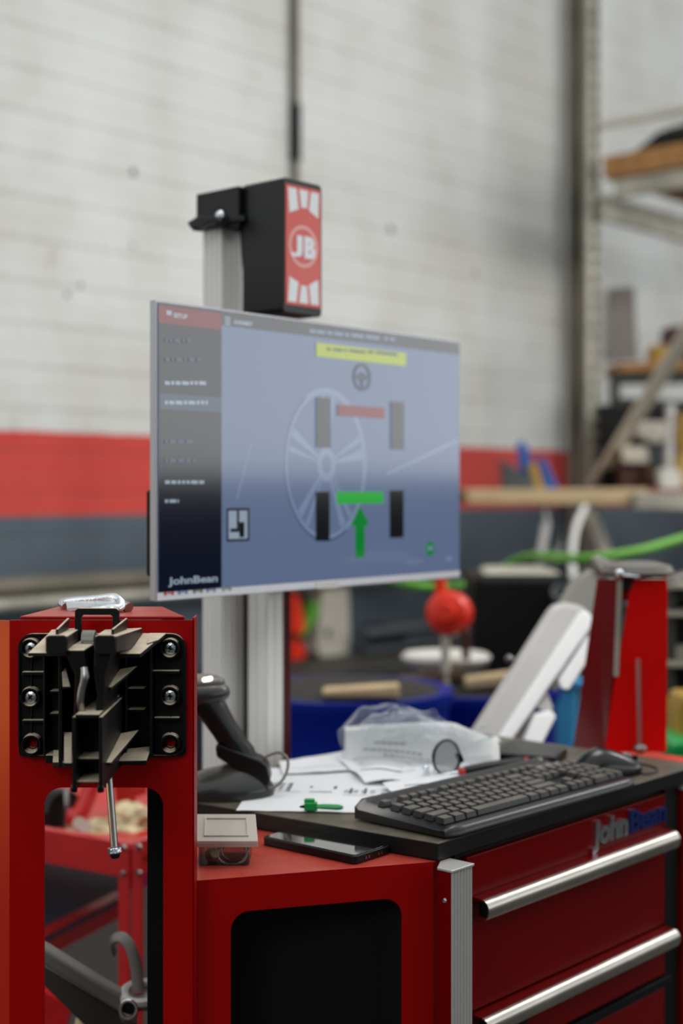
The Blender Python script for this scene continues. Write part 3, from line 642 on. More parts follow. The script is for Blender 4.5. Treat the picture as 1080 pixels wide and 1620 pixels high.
# raised rim around wings
bm = NB()
o1 = rrect(XH(30), ZH(1197), XH(294), ZH(1002), .0165, 6); i1 = rrect(XH(33), ZH(1194), XH(291), ZH(1005), .0145, 6)
frame_box(bm, [(x, YH-.005, z) for x, z in o1], [(x, YH-.005, z) for x, z in i1], (0, .008, 0)); mk('rim', bm, M['blackdust'], hb)
for i, (px, py) in enumerate(holes):
    bm = NB(); c = Vector((XH(px), YH-.001, ZH(py)))
    lathe(bm, c, [(.0052, -.003), (.0075, .002), (.0095, .010), (.0112, .010), (.0125, 0)], 28, axis=(0, -1, 0)); mk('screw_boss', bm, M['blackdust'], hb)
    if i not in (2, 5):
        bm = NB(); lathe(bm, c, [(.0078, 0), (.0078, .003), (.0066, .0052), (.004, .0062), (.0024, .0062), (0, .0040)], 28, axis=(0, -1, 0))
        sc_ = mk('screw', bm, M['chrome'], hb, label='shiny cross head screw')
        bm = NB()
        for k in range(2):
            a = R(25+90*k+i*17); dx, dz = math.cos(a)*.0036, math.sin(a)*.0036
            beam(bm, c+Vector((dx, -.0064, dz)), c+Vector((-dx, -.0064, -dz)), .0011, .0006, side=(-dz, 0, dx))
        mk('cross_slot', bm, M['blackmatte'], sc_)
# ribs on the wings
def hbox(px0, py0, px1, py1, y0, y1): 
    return ((XH(px0), y0, ZH(py1)), (XH(px1), y1, ZH(py0)))
bm = NB()
for a in (hbox(38, 1061, 76, 1066, YH-.012, YH), hbox(38, 1137, 76, 1141, YH-.010, YH), hbox(243, 1059, 285, 1064, YH-.013, YH), hbox(245, 1133, 285, 1137, YH-.010, YH),
          hbox(50, 1040, 52, 1088, YH-.004, YH), hbox(50, 1115, 52, 1163, YH-.004, YH), hbox(269, 1040, 271, 1088, YH-.004, YH), hbox(269, 1115, 271, 1163, YH-.004, YH),
          hbox(76, 1010, 79, 1194, YH-.026, YH), hbox(241, 1010, 244, 1194, YH-.026, YH)):
    bm = NB(); box(bm, *a); mk('wing_rib', bm, M['blackdust'], hb, bevel=.0007)
bm = NB()
for a in (hbox(84, 1089, 104, 1093, YH-.02, YH), hbox(84, 1124, 104, 1128, YH-.02, YH), hbox(206, 1085, 232, 1089, YH-.02, YH), hbox(206, 1118, 232, 1122, YH-.02, YH),
          hbox(80, 1187, 118, 1200, YH-.03, YH), hbox(170, 1196, 236, 1201, YH-.036, YH), hbox(103, 1040, 106, 1196, YH-.03, YH), hbox(203, 1020, 206, 1196, YH-.028, YH),
          hbox(106, 1020, 112, 1200, YH-.05, YH), hbox(165, 1020, 171, 1200, YH-.05, YH)):
    bm = NB(); box(bm, *a); mk('cradle_rib', bm, M['blackdust'], hb, bevel=.0008)
# shelves / fins : horizontal plates, outline seen from above
def plate(name, pts, th, m_='blackdust'):
    """pts: (px at plate depth, py, y) corners; plate lies through them, th thick downwards"""
    bm = NB(); prism(bm, [P(*p) for p in pts], (0, 0, -th)); return mk(name, bm, M[m_], hb, bevel=.0009)
# left upper wing plate and right upper wing plates
plate('upper_wing', [(74, 1004, 1.62), (120, 1004, 1.62), (112, 1033, 1.545), (44, 1033, 1.56)], .004)
plate('upper_wing', [(198, 1003, 1.62), (262, 1001, 1.63), (222, 1034, 1.555), (188, 1034, 1.55)], .005)
plate('upper_wing', [(236, 1001, 1.632), (264, 1001, 1.632), (251, 1012, 1.60), (232, 1018, 1.585)], .004)
# two prongs running forward, with raised centre ribs
for (a0, a1, b0, b1, f0, f1, rib) in ((80, 128, 72, 107, 1006, 1034, (108, 90)), (164, 226, 149, 184, 1006, 1034, (200, 178))):
    bm = NB(); ya, yb = 1.625, 1.495
    pts = [P(a0, 996, ya), P(a1, 993, ya), P(a1, 1022, ya), P(a0, 1022, ya), P(b0, f0, yb), P(b1, f0, yb), P(b1, f1, yb), P(b0, f1, yb)]
    hexa(bm, [pts[0], pts[1], pts[2], pts[3], pts[4], pts[5], pts[6], pts[7]])
    pr = mk('prong', bm, M['blackdust'], hb, bevel=.0022, seg=3)
    bm = NB(); fr = rrect(P(b0+1, 0, yb).x, P(0, f1+1, yb).z, P(b1-1, 0, yb).x, P(0, f0-1, yb).z, .004, 4)
    prism(bm, [(x, yb-.002, z) for x, z in fr], (0, .004, 0)); mk('prong_tip', bm, M['black'], pr, bevel=.001, label='bare black prong tip')
    bm = NB(); q0 = P(rib[0], 986, 1.615); q1 = P(rib[1], 1004, 1.52); beam(bm, q0, q1, .003, .012); mk('prong_rib', bm, M['blackdust'], pr, bevel=.001)
# side cheeks coming down under the prongs
bm = NB()
for pl in (((100, 1028), (133, 1028), (137, 1060), (128, 1100), (131, 1142), (116, 1142), (118, 1068)),):
    prism(bm, [P(a_, b_, 1.50) for a_, b_ in pl], (0, .10, 0))
mk('cheek', bm, M['blackdust'], hb, bevel=.002, seg=2)
bm = NB(); prism(bm, [P(a_, b_, 1.50) for a_, b_ in ((149, 1028), (178, 1028), (166, 1068), (162, 1142), (149, 1142), (153, 1100), (147, 1060))], (0, .10, 0))
mk('cheek', bm, M['blackdust'], hb, bevel=.002, seg=2)
bm = NB(); lathe(bm, P(131, 1014, 1.57), [(0, 0), (.012, 0), (.012, .0), (.012, .014), (0, .014)], 24, axis=(1, 0, 0))
hexa(bm, [P(131, 1016, 1.556), P(149, 1016, 1.556), P(149, 1050, 1.556), P(131, 1050, 1.556), P(131, 1016, 1.6), P(149, 1016, 1.6), P(149, 1050, 1.6), P(131, 1050, 1.6)])
mk('neck', bm, M['greycast'], hb, bevel=.002, label='worn grey neck')
bm = NB(); tube(bm, spline([P(133, 1056, 1.497), P(134, 1072, 1.494), P(129, 1092, 1.493), P(127, 1112, 1.493), P(131, 1128, 1.497)]), [.004]*4+[.0045]*4+[.004]*17, 10, flat=.7); mk('spring_catch', bm, M['steel'], hb, label='bright metal catch')
# front channel: an open box, walls only
y0, y1 = 1.475, 1.62; bm = NB()
def cbox(a, b, c, d, ya=y0, yb=y1): # px range converted at the front depth
    box(bm, (P(a, 0, y0).x, ya, P(0, d, y0).z), (P(b, 0, y0).x, yb, P(0, c, y0).z))
cbox(114, 120, 1134, 1250); cbox(156, 162, 1134, 1250); cbox(119, 157, 1130, 1137); cbox(119, 157, 1203, 1207, y0+.012, y1); cbox(119, 157, 1238, 1241, y0+.006, y1); cbox(119, 157, 1137, 1241, y0+.05, y0+.054)
mk('front_channel', bm, M['blackdust'], hb, bevel=.0012, seg=3)
bm = NB()
for px in (117, 159): lathe(bm, P(px, 1250, y0+.004), [(0, -.003), (.0035, -.002), (.004, .003), (.002, .006), (0, .006)], 14)
mk('channel_foot', bm, M['blackdust'], hb)
# right side fins
plate('side_fin', [(218, 1053, 1.615), (190, 1058, 1.60), (163, 1086, 1.53), (176, 1087, 1.53)], .004)
plate('side_fin', [(220, 1154, 1.615), (190, 1160, 1.60), (163, 1206, 1.50), (176, 1206, 1.50)], .0035)
plate('side_fin', [(104, 1056, 1.60), (97, 1056, 1.60), (99, 1086, 1.54), (112, 1086, 1.54)], .003)
plate('side_fin', [(114, 1158, 1.60), (101, 1158, 1.60), (101, 1207, 1.51), (114, 1207, 1.51)], .0035)
plate('lower_ledge', [(240, 1180, 1.625), (202, 1184, 1.62), (184, 1204, 1.585), (232, 1203, 1.59)], .005)
plate('lower_ledge', [(118, 1186, 1.62), (84, 1186, 1.62), (83, 1206, 1.59), (118, 1206, 1.58)], .006)
# loop handle
bm = NB(); yq = 1.60
frame_box(bm, [P(a, b, yq) for a, b in ((118, 1012), (118, 966), (123, 962), (183, 962), (188, 966), (188, 1012))], [P(a, b, yq) for a, b in ((128, 1012), (128, 976), (131, 973), (175, 973), (178, 976), (178, 1012))], (0, .008, 0))
mk('loop_handle', bm, M['blackdust'], hb, bevel=.0012, seg=3)
# steel rod with nut hanging below
t = thing('threaded_rod', 'thin steel rod with a nut hanging from the black holder into the opening', 'rod', P(181, 1358, 1.58))
bm = NB(); tube(bm, [P(170, 1200, 1.60), P(181, 1342, 1.58)], .0042, 14); mk('rod', bm, M['steel'], t)
bm = NB(); d_ = (P(181, 1342, 1.58)-P(170, 1200, 1.60)).normalized(); lathe(bm, P(180.5, 1340, 1.58), [(0, 0), (.0062, 0), (.0075, .0012), (.0075, .0065), (.0062, .0077), (0, .0077)], 6, axis=d_); mk('nut', bm, M['chrome'], t)
bm = NB(); lathe(bm, P(181.5, 1349, 1.58), [(0, 0), (.0058, 0), (.0055, .004), (.0035, .0065), (0, .007)], 18, axis=d_); mk('end_cap', bm, M['black'], t, label='black end cap')

# ------------------------------------------------------------ red side shelf (box) between stand and cabinet
fl = G(310, 1393, SZ); fr_ = Vector((.1145, 1.7655, SZ)); ml = G(309, 1269, MZ); ml.z = SZ
ex = (fr_-fl).normalized(); L = (fr_-fl).length; ny = Vector((-ex.y, ex.x, 0))
sh = thing('side_shelf', 'red steel box shelf with a rounded black opening, between the stand and the drawer cabinet', 'shelf', (fl.x+.1, fl.y+.1, 0))
bm = NB(); back = [fl, fr_, Vector((ml.x+.012, ml.y-.02, SZ)), Vector((fl.x-.04, fl.y+.25, SZ))]
prism(bm, [p for p in (fl, fr_, CN+ZV*SZ+NN*.0, Vector((ml.x, ml.y, SZ)), Vector((-.25, 1.97, SZ)), Vector((-.215, 1.72, SZ)))], (0, 0, -.002)); mk('top_plate', bm, M['redside'], sh, bevel=.0006)
def SX(px):    # distance along front edge at pixel column
    k = (px-CX)/F; return (k*fl.y-fl.x)/(ex.x-k*ex.y)
def SP(s, z): q = fl+ex*s; return Vector((q.x, q.y, z))
zt = SZ-.0005; i0, i1_ = SX(365), SX(635)
zi = HC-(1432-HY)/F*(fl+ex*(i0+i1_)*.5).y
inner = rrect(i0, .3, i1_, zi, .022); outer = square_to(0.0015, 0, L, zt, inner)
bm = NB(); frame_box(bm, [SP(a, b) for a, b in outer], [SP(a, b) for a, b in inner], ny*.002); mk('front_plate', bm, M['redside'], sh, bevel=.0006)
bm = NB()
prism(bm, [SP(.004, .3)+ny*.004, SP(.004, SZ-.004)+ny*.004, SP(.004, SZ-.004)+ny*.09, SP(.004, .3)+ny*.20], ex*.002)
prism(bm, [SP(.004, .3)+ny*.12, SP(.004, SZ-.003)+ny*.12, SP(L-.06, SZ-.003)+ny*.05, SP(L-.06, .3)+ny*.05], ny*.002)
prism(bm, [SP(L-.01, .3)+ny*.004, SP(L-.01, SZ-.003)+ny*.004, SP(L-.06, SZ-.003)+ny*.05, SP(L-.06, .3)+ny*.05], ex*.002)
prism(bm, [SP(.004, SZ-.004)+ny*.003, SP(L-.008, SZ-.004)+ny*.003, SP(L-.06, SZ-.004)+ny*.05, SP(.004, SZ-.004)+ny*.12], -ZV*.002)
prism(bm, [SP(.004, .3)+ny*.003, SP(L-.008, .3)+ny*.003, SP(L-.06, .3)+ny*.05, SP(.004, .3)+ny*.12], -ZV*.002)
mk('inner_liner', bm, M['blackmatte'], sh, label='matte black liner')

# ------------------------------------------------------------ drawer cabinet
CW, CD = .65, .50
cab = thing('tool_cabinet', 'red drawer cabinet with silver pulls and chrome lettering, under the black worktop', 'cabinet', CN, ANG)
def Lb(name, a, b, m_, bev=0, parent=cab, label=None, seg=2):
    bm = NB(); box(bm, a, b); return mk(name, bm, M[m_] if isinstance(m_, str) else m_, parent, world=False, bevel=bev, seg=seg, label=label)
Lb('body', (.012, .028, .06), (CW-.004, CD-.01, .948), 'redgloss', .002)
Lb('black_frame', (.058, .016, .08), (CW-.02, .03, .949), 'blackmatte', .001)
Lb('side_strip', (-.022, -.039, .06), (-.0195, -.0195, .953), 'redgloss', .0005, label='red corner strip')
# fluted corner trim
bm = NB(); x0_, x1_ = -.0215, .022; pts = []; nfl = 7
pts.append((x0_+.002, -.0195, .06)); pts.append((x0_, -.038, .06))
for i in range(nfl):
    a = x0_+(x1_-x0_)*i/nfl; b_ = x0_+(x1_-x0_)*(i+1)/nfl
    pts += [(a+.0004, -.0385, .06), (a+.0016, -.0402, .06), (b_-.0016, -.0402, .06), (b_-.0004, -.0385, .06)]
pts.append((x1_, -.0385, .06)); pts.append((x1_, .0, .06)); pts.append((x0_+.03, .0, .06)); prism(bm, pts, (0, 0, .893)); mk('corner_trim', bm, M['alu'], cab, world=False, label='fluted aluminium corner trim')
bm = NB(); prism(bm, [(-.023, -.042, .9535), (.023, -.042, .9535), (.023, -.003, .9535), (.004, -.003, .9535), (-.023, -.019, .9535)], (0, 0, .0035)); mk('trim_cap', bm, M['alu'], cab, world=False, bevel=.001)
for z in (.918, .55):
    bm = NB(); lathe(bm, (-.022, -.030, z), [(0, .0022), (.0022, .002), (.0036, 0), (.0036, -.001)], 16, axis=(-1, 0, 0)); mk('screw', bm, M['chrome'], cab, world=False)
Lb('logo_panel', (.0715, .006, .894), (.585, .028, .9465), 'redgloss', .0015)
ZD = ((.742, .892), (.664, .740))
for i, (z0, z1) in enumerate(ZD):
    dr = Lb('drawer', (.0715, .007, z0+.002), (.585, .028, z1-.001), 'redgloss', .0015)
    zc = z1-.0005
    bm = NB(); prism(bm, [(.080, .007, zc+.003), (.080, -.012, zc+.002), (.080, -.012, zc-.0005), (.080, .007, zc-.002)], (.500, 0, 0)); mk('pull_lip', bm, M['redgloss'], dr, world=False, bevel=.0006)
    bm = NB(); k = 10; o_ = []; n_ = []
    for j in range(k+1):
        a = R(100-190*j/k); o_.append((.080, -.013-.0125*math.cos(R(90-90*j/k))*1.0, zc+.001-.0245*j/k))
    prof = [(-.010, .001)]+[(-.010-.0115*math.sin(math.pi*min(1, j/8)*.62+.25), .001-.0235*j/k) for j in range(k+1)]
    prof = [(-.009, .0015), (-.014, .001), (-.0185, -.002), (-.0215, -.007), (-.0222, -.013), (-.021, -.019), (-.0175, -.0235), (-.0165, -.0225), (-.019, -.0185), (-.0202, -.013), (-.0195, -.0075), (-.017, -.0035), (-.0135, -.001), (-.009, -.0005)]
    prism(bm, [(.081, y, zc+z) for y, z in prof], (.500, 0, 0)); mk('pull', bm, M['aluh'], dr, world=False, sharp=50, label='worn aluminium pull')
    bm = NB(); prism(bm, [(.0815, y, zc+z) for y, z in ((-.006, 0), (-.0125, -.0015), (-.018, -.006), (-.0195, -.013), (-.0175, -.020), (-.010, -.021), (-.006, -.018))], (.003, 0, 0)); mk('pull_end', bm, M['blackmatte'], dr, world=False, label='black end piece')
Lb('lower_frame_bar', (.06, .004, .648), (.60, .03, .661), 'blackmatte', .001)
dr = Lb('drawer', (.0715, .007, .45), (.585, .028, .646), 'redgloss', .0015)
Lb('frame_post', (.590, .010, .06), (.632, .03, .953), 'blackmatte', .001)
Lb('far_corner_trim', (.634, .002, .06), (.662, .03, .945), 'redgloss', .002)
Lb('far_trim_cap', (.630, .0, .9455), (.664, .036, .951), 'alu', .001)
Lb('base', (.03, .05, 0), (CW-.03, CD-.03, .06), 'blackmatte')
# lettering: each word a part of the cabinet
bm = NB(); text_bm(bm, 'John', .046, .0022, plane_m((.366, .0035, .907), (1, 0, 0), (0, 0, 1), (0, -1, 0)), off=.0022, shear=.08, width=.100); mk('chrome_lettering', bm, M['chrome'], cab, world=False, label='chrome letters JOHN in mixed case', sharp=20)
bm = NB(); text_bm(bm, 'Bean', .046, .0026, plane_m((.471, .0035, .907), (1, 0, 0), (0, 0, 1), (0, -1, 0)), off=.0010, shear=.08, width=.110); mk('blue_lettering', bm, mat('blue_chrome_letter', (44, 62, 130), .2, .5), cab, world=False, label='dark blue letters', sharp=20)
bm = NB(); text_bm(bm, '00', .036, .0022, plane_m((.168, .0035, .668), (1, 0, 0), (0, 0, 1), (0, -1, 0)), off=.002, width=.034); mk('number_badge', bm, M['chrome'], cab, world=False, sharp=20, label='chrome digits')
Lb('badge_plate', (.150, .0045, .664), (.206, .0075, .7005), 'blackmatte', .0008)

# worktop mat
tl = G(309, 1269, MZ); ex2 = (tl-CN-ZV*MZ); ex2.z = 0
cn = [CN-U*.002-NN*.004, CN+U*(CW+.03)-NN*.004, CN+U*(CW+.03)+NN*CD, CN+U*.015+NN*CD, Vector((tl.x, tl.y, 0))]
bm = NB(); prism(bm, [Vector((p.x, p.y, SZ+.0006)) for p in cn], (0, 0, MZ-SZ-.0006)); mt = mk('worktop', bm, M['mat'], bevel=.002, label='worn black worktop mat covering the red drawer cabinet', cat='worktop')

# right side shelf and stand (mirror of the left ones)
t = thing('side_shelf', 'orange red steel shelf wing beyond the mouse, right of the cabinet', 'shelf', P(1030, 1700, 2.4))
q = [G(962, 1187, SZ), G(1035, 1187, SZ), G(1086, 1204, SZ), G(1110, 1212, SZ), G(1046, 1228, SZ)]
q = [G(905, 1185, SZ), G(1030, 1186, SZ), G(1048, 1193, SZ), G(1120, 1203, SZ), G(1052, 1226, SZ), G(985, 1222, SZ)]
bm = NB(); prism(bm, q, (0, 0, -.002)); mk('top_plate', bm, mat('orange_red_steel', (225, 44, 20), .4, spec=.3, dust=((225, 110, 80), .2)), t)
bm = NB(); prism(bm, [q[4], q[3], Vector((q[3].x, q[3].y, .3)), Vector((q[4].x, q[4].y, .3))], (0, .003, 0)); mk('front_plate', bm, M['redside'], t)
YK = 2.46
rs = thing('clamp_holder_stand', 'tall tapered red sheet metal stand at the right, beyond the mouse', 'stand', P(1010, 1190, YK))
zb_ = 1190
bm = NB(); prism(bm, [P(a, b, YK) for a, b in ((956, zb_), (1054, zb_), (1056, 925), (1053, 916), (1004, 916), (996, 930), (988, 985), (972, 1075))], (0, .004, 0)); mk('front_plate', bm, M['redlit'], rs, bevel=.001)
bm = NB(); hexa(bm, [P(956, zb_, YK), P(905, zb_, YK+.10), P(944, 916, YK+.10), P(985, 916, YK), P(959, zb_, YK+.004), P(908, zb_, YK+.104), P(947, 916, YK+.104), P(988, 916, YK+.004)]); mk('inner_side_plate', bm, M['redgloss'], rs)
bm = NB(); beam(bm, P(980, 918, YK-.004), P(974, 1070, YK-.002), .008, .006, side=(1, 0, 0)); mk('edge_strip', bm, M['galv'], rs, label='dusty grey edge strip')
bm = NB(); prism(bm, [P(a, b, YK+.002) for a, b in ((982, 916), (1006, 916), (1006, 935), (996, 950), (984, 950))], (0, .06, 0)); mk('notch_block', bm, M['redgloss'], rs, bevel=.002)
bm = NB(); lathe(bm, P(990, 925, YK-.002), [(0, .004), (.009, .003), (.01, 0)], 16, axis=(0, -1, 0)); mk('notch_hole', bm, M['blackmatte'], rs)
bm = NB(); tube(bm, [P(1009, 1042, YK-.012), P(1011, 1182, YK-.012)], .0042, 10); mk('rod', bm, mat('pinkish_rod', (190, 130, 125), .3, .6), rs, label='pale rod')
bm = NB(); blob(bm, P(1012, 1184, YK-.012), (.013, .012, .010), sub=2); mk('rod_knob', bm, M['steel'], rs)
bm = NB(); prism(bm, [Vector((p.x, p.y, P(0, 914, YK).z)) for p in (P(945, 0, YK+.1), P(985, 0, YK-.01), P(1055, 0, YK-.01), P(1040, 0, YK+.12))], (0, 0, .004)); mk('top_plate', bm, M['redside'], rs)
bm = NB(); c = P(1008, 913, YK+.04); lathe(bm, Vector((c.x, c.y, P(0, 914, YK).z+.0045)), [(0, 0), (.062, 0), (.064, .004), (.058, .015), (.03, .022), (0, .023)], 36); mk('dusty_cap', bm, M['greycast'], rs, label='dusty grey cap')
bm = NB(); blob(bm, P(979, 907, YK-.03), (.008, .008, .008), sub=2); tube(bm, [P(979, 910, YK-.02), P(1010, 912, YK-.02)], .003, 8); mk('chrome_pin', bm, M['chrome'], rs)

# silver wheel clamp on the right
wc = thing('wheel_clamp', 'big silver cast wheel clamp leaning against the red stand behind the keyboard', 'wheel clamp', P(790, 1200, 2.62))
YA = 2.60
def PA(a, b, y): return P(a, b, y+.22*(1195-b)/240)
bm = NB()
prism(bm, [PA(a, b, YA) for a, b in ((722, 1195), (792, 1195), (938, 985), (926, 960), (895, 953), (872, 958))], (0, .03, 0)); mk('arm', bm, M['silver'], wc, bevel=.012, seg=4)
bm = NB(); prism(bm, [PA(a, b, YA-.012) for a, b in ((770, 1195), (794, 1195), (941, 985), (932, 968), (918, 968))], (0, .045, 0)); mk('edge_rail', bm, mat('lit_casting', (244, 244, 244), .35, .0), wc, bevel=.006, seg=3)  # lighter copy of the silver casting, edge highlight put into the colour
def quadp(pts, y, d): prism(bm, [PA(a, b, y) for a, b in pts], (0, d, 0))
bm = NB(); quadp(((938, 985), (945, 1000), (942, 1022), (930, 1015), (925, 1000)), YA+.0, .05); mk('bridge', bm, M['silver'], wc, bevel=.004)
bm = NB(); quadp(((838, 1102), (872, 1060), (862, 1085), (876, 1122), (868, 1130), (850, 1122)), YA+.0, .05); mk('bridge', bm, M['silver'], wc, bevel=.004)
bm = NB(); quadp(((800, 1195), (838, 1110), (846, 1120), (822, 1195)), YA+.035, .02); mk('bridge', bm, M['silver'], wc, bevel=.004)
bm = NB(); quadp(((860, 1085), (888, 1036), (896, 1045), (880, 1095)), YA+.035, .02); mk('bridge', bm, M['silver'], wc, bevel=.004)
for pts in (((884, 1078), (930, 1008), (940, 1014), (940, 1030), (900, 1092), (888, 1090)), ((822, 1188), (846, 1132), (874, 1126), (880, 1134), (848, 1197), (822, 1197))):
    bm = NB(); quadp(pts, YA-.02, .03); mk('jaw_pad', bm, mat('lit_casting', (244, 244, 244), .35, .0), wc, bevel=.004, label='jaw face with its lit side painted white')  # jaw faces painted white for the light falling on them
bm = NB(); prism(bm, [PA(a, b, YA+.02) for a, b in ((880, 962), (905, 918), (932, 900), (955, 905), (952, 935), (940, 985))], (0, .03, 0)); mk('upper_arm', bm, M['greycast'], wc, bevel=.008, seg=3, label='dusty grey upper arm')
bm = NB(); prism(bm, [PA(a, b, YA+.0) for a, b in ((938, 885), (945, 878), (968, 888), (978, 906), (962, 908), (944, 900))], (0, .04, 0)); mk('pivot', bm, M['greycast'], wc, bevel=.006, seg=3)
bm = NB(); lathe(bm, PA(808, 1045, YA+.005), [(0, .012), (.007, .01), (.008, 0)], 14, axis=(-.8, 0, .6)); mk('bolt', bm, M['steel'], wc)

# ------------------------------------------------------------ monitor post and sign box
pt = thing('monitor_post', 'tall fluted aluminium post carrying the monitor and the black sign box', 'post', (-.18, 2.40, 0))
PC = Vector((-.199, 2.372, 0))
def extr(name, c, wu, wn, z0, z1, m_, grooves, lab=None):
    pts = []
    def side_(A, B, n):
        d = (B-A); nn = Vector((d.y, -d.x, 0)).normalized()
        for i in range(n):
            for f_, dep in ((.0, 0), (.78, 0), (.80, .002), (.98, .002)):
                pts.append(A+d*((i+f_)/n)-nn*dep)
    a = c-U*wu/2-NN*wn/2; b_ = c+U*wu/2-NN*wn/2; cc = c+U*wu/2+NN*wn/2; dd = c-U*wu/2+NN*wn/2
    side_(a, b_, grooves); side_(b_, cc, grooves); side_(cc, dd, grooves); side_(dd, a, grooves)
    bm = NB(); prism(bm, [Vector((p.x, p.y, z0)) for p in pts], (0, 0, z1-z0)); return mk(name, bm, M[m_], pt, sharp=25, label=lab)
extr('main_profile', PC, .046, .047, .05, 1.853, 'alucol', 4)
c2 = P(420, 0, 2.35); c2.z = 0
extr('second_profile', c2, .036, .046, .05, 1.58, 'alucol', 2)
c3 = P(357, 0, 2.43); c3.z = 0
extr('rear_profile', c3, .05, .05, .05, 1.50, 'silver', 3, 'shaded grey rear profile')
bm = NB(); beam(bm, P(390, 700, 2.36), P(390, HY+.6*F/2.36, 2.36), .012, .012, side=(1, 0, 0)); mk('joint_strip', bm, M['darkpost'], pt)
bm = NB(); pxp(bm, [(447, 800), (459, 800), (459, 1500), (447, 1500)], 2.40, .02); mk('cable_duct', bm, mat('dark_red_duct', (86, 22, 20), .4), pt, label='dark red cable duct')
bm = NB(); box(bm, (-.28, 2.30, 0), (-.05, 2.50, .05)); mk('base_plate', bm, M['blackmatte'], pt)
bm = NB(); beam(bm, P(400, 700, 2.285), P(395, 700, 2.34), .10, .12); mk('monitor_bracket', bm, M['blackmatte'], pt)

B0 = Vector((-.0933, 2.25, 0)); zt, zb = HC+(HY-279)/F*2.25, HC+(HY-494)/F*2.25
sb = thing('sign_box', 'black camera housing box on top of the post with a red and white sign face', 'sign box', B0+ZV*zb, ANG)
fw, fd = .092, .092; hh = zt-zb
bm = NB(); prism(bm, [(x, 0, z) for x, z in rrect(0, 0, fw, hh, .008, 4)], (0, fd, 0)); mk('housing', bm, M['black'], sb, world=False, bevel=.002)
bm = NB(); m0, m1, f0, f1 = .006, fw-.005, .014, hh-.010
box(bm, (m0, -.0012, f0), (m1, .001, f1), mi=0)
fwid, fh = m1-m0, f1-f0
def fp(x, y): return (m0+fwid*x, -.0014, f1-fh*y)
def quad(pts, mi):
    bm.faces.new([bm.verts.new(p) for p in pts]).material_index = mi
wt = (((.06, .025), (.30, .025), (.36, .195), (.22, .215), (.10, .235)), ((.38, .025), (.64, .025), (.60, .175), (.50, .17), (.44, .18)), ((.72, .025), (.95, .025), (.93, .24), (.78, .21), (.66, .185)))
for p in wt:
    quad([fp(*q) for q in p], 1); quad([fp(x, 1.0-y) for x, y in p], 1)
cc = (.5, .5); n = 36; ra = .42
for i in range(n):
    a, b_ = 2*math.pi*i/n, 2*math.pi*(i+1)/n; asp = fwid/fh
    quad([fp(cc[0]+r*math.cos(t_), cc[1]+r*asp*math.sin(t_)) for r, t_ in ((ra, a), (ra, b_), (ra-.07, b_), (ra-.07, a))], 2)
text_bm(bm, 'B', .044, .0001, plane_m((m0+fwid*.52, -.0017, f1-fh*.5-.0155), (1, 0, 0), (0, 0, 1), (0, -1, 0)), mi=1, off=.0028, width=fwid*.33)
for pj in (((.31, .412), (.47, .412), (.47, .53), (.31, .53)), ((.31, .53), (.47, .53), (.455, .565), (.41, .588), (.31, .545)), ((.31, .545), (.41, .588), (.33, .594), (.28, .565)), ((.28, .565), (.33, .594), (.15, .594), (.15, .560))):
    bm.faces.new([bm.verts.new((m0+fwid*x, -.0017, f1-fh*y)) for x, y in pj]).material_index = 1
mk('sign_face', bm, [mat('sign_red', (222, 70, 58), .3), mat('sign_white', (236, 240, 244), .3), mat('sign_pink', (236, 170, 165), .3)], sb, world=False, smooth=False, label='red and white face with ring and letters JB')
bm = NB(); box(bm, (-.012, fd-.004, hh-.065), (.06, fd+.098, hh-.004)); mk('post_cap', bm, M['black'], sb, world=False, bevel=.002)
bm = NB(); prism(bm, [P(a, b, 2.30) for a, b in ((296, 352), (312, 342), (388, 340), (388, 350), (330, 352), (316, 362), (302, 360))], (0, .03, 0)); mk('clamp_lip', bm, M['black'], sb, bevel=.002)
bm = NB(); blob(bm, P(348, 341, 2.285), (.0075, .006, .0085), sub=2); kb_ = mk('clamp_knob', bm, M['chrome'], sb, label='shiny knob')
bm = NB(); lathe(bm, P(349, 346, 2.294), [(0, .006), (.012, .004), (.013, 0)], 18, axis=(0, -1, 0)); mk('knob_washer', bm, M['black'], sb)
bm = NB(); prism(bm, [P(a, b, 2.335) for a, b in ((377, 350), (392, 350), (392, 440), (385, 440))], (0, .02, 0)); mk('rear_tab', bm, M['black'], sb)

# ------------------------------------------------------------ monitor
M0 = Vector((-.266, 2.025, 0)); M1 = Vector((.216, 2.59, 0)); um = (M1-M0).normalized(); mw = (M1-M0).length; nm = Vector((um.y, -um.x, 0))
mzt, mzb = HC+(HY-474)/F*2.025, HC-(952-HY)/F*2.025
mo = thing('monitor', 'large flat monitor with silver lower bezel showing the wheel alignment screen', 'monitor', M0+ZV*mzb, math.atan2(um.y, um.x))
mh = mzt-mzb
def S(px, py):
    k = (px-CX)/F; s = (k*M0.y-M0.x)/(um.x-k*um.y); y = M0.y+um.y*s
    return s, HC-(py-HY)/F*y-mzb
bm = NB(); box(bm, (0, 0, 0), (mw, .012, mh)); mk('bezel', bm, mat('silver_bezel', (176, 178, 182), .35, .5), mo, world=False, bevel=.0015)
bm = NB(); box(bm, (.003, .0125, .035), (mw-.03, .024, mh*.37)); mk('back_cover', bm, M['blackmatte'], mo, world=False, bevel=.004)
zs0 = S(250, 937)[1]; e_ = .0035
bm = NB(); box(bm, (.003, -.0015, .001), (mw-.001, .0, zs0-.001)); cb = mk('lower_bezel', bm, mat('pale_bezel', (226, 227, 234), .4), mo, world=False, bevel=.0006, label='pale silver lower bezel')
bm = NB(); s0, s1 = S(498, 930)[0], S(534, 930)[0]; box(bm, (s0, -.003, .0), (s1, -.0014, zs0-.002)); mk('badge', bm, M['white'], mo, world=False, bevel=.0004, label='white label in the middle of the lower bezel')
bm = NB()
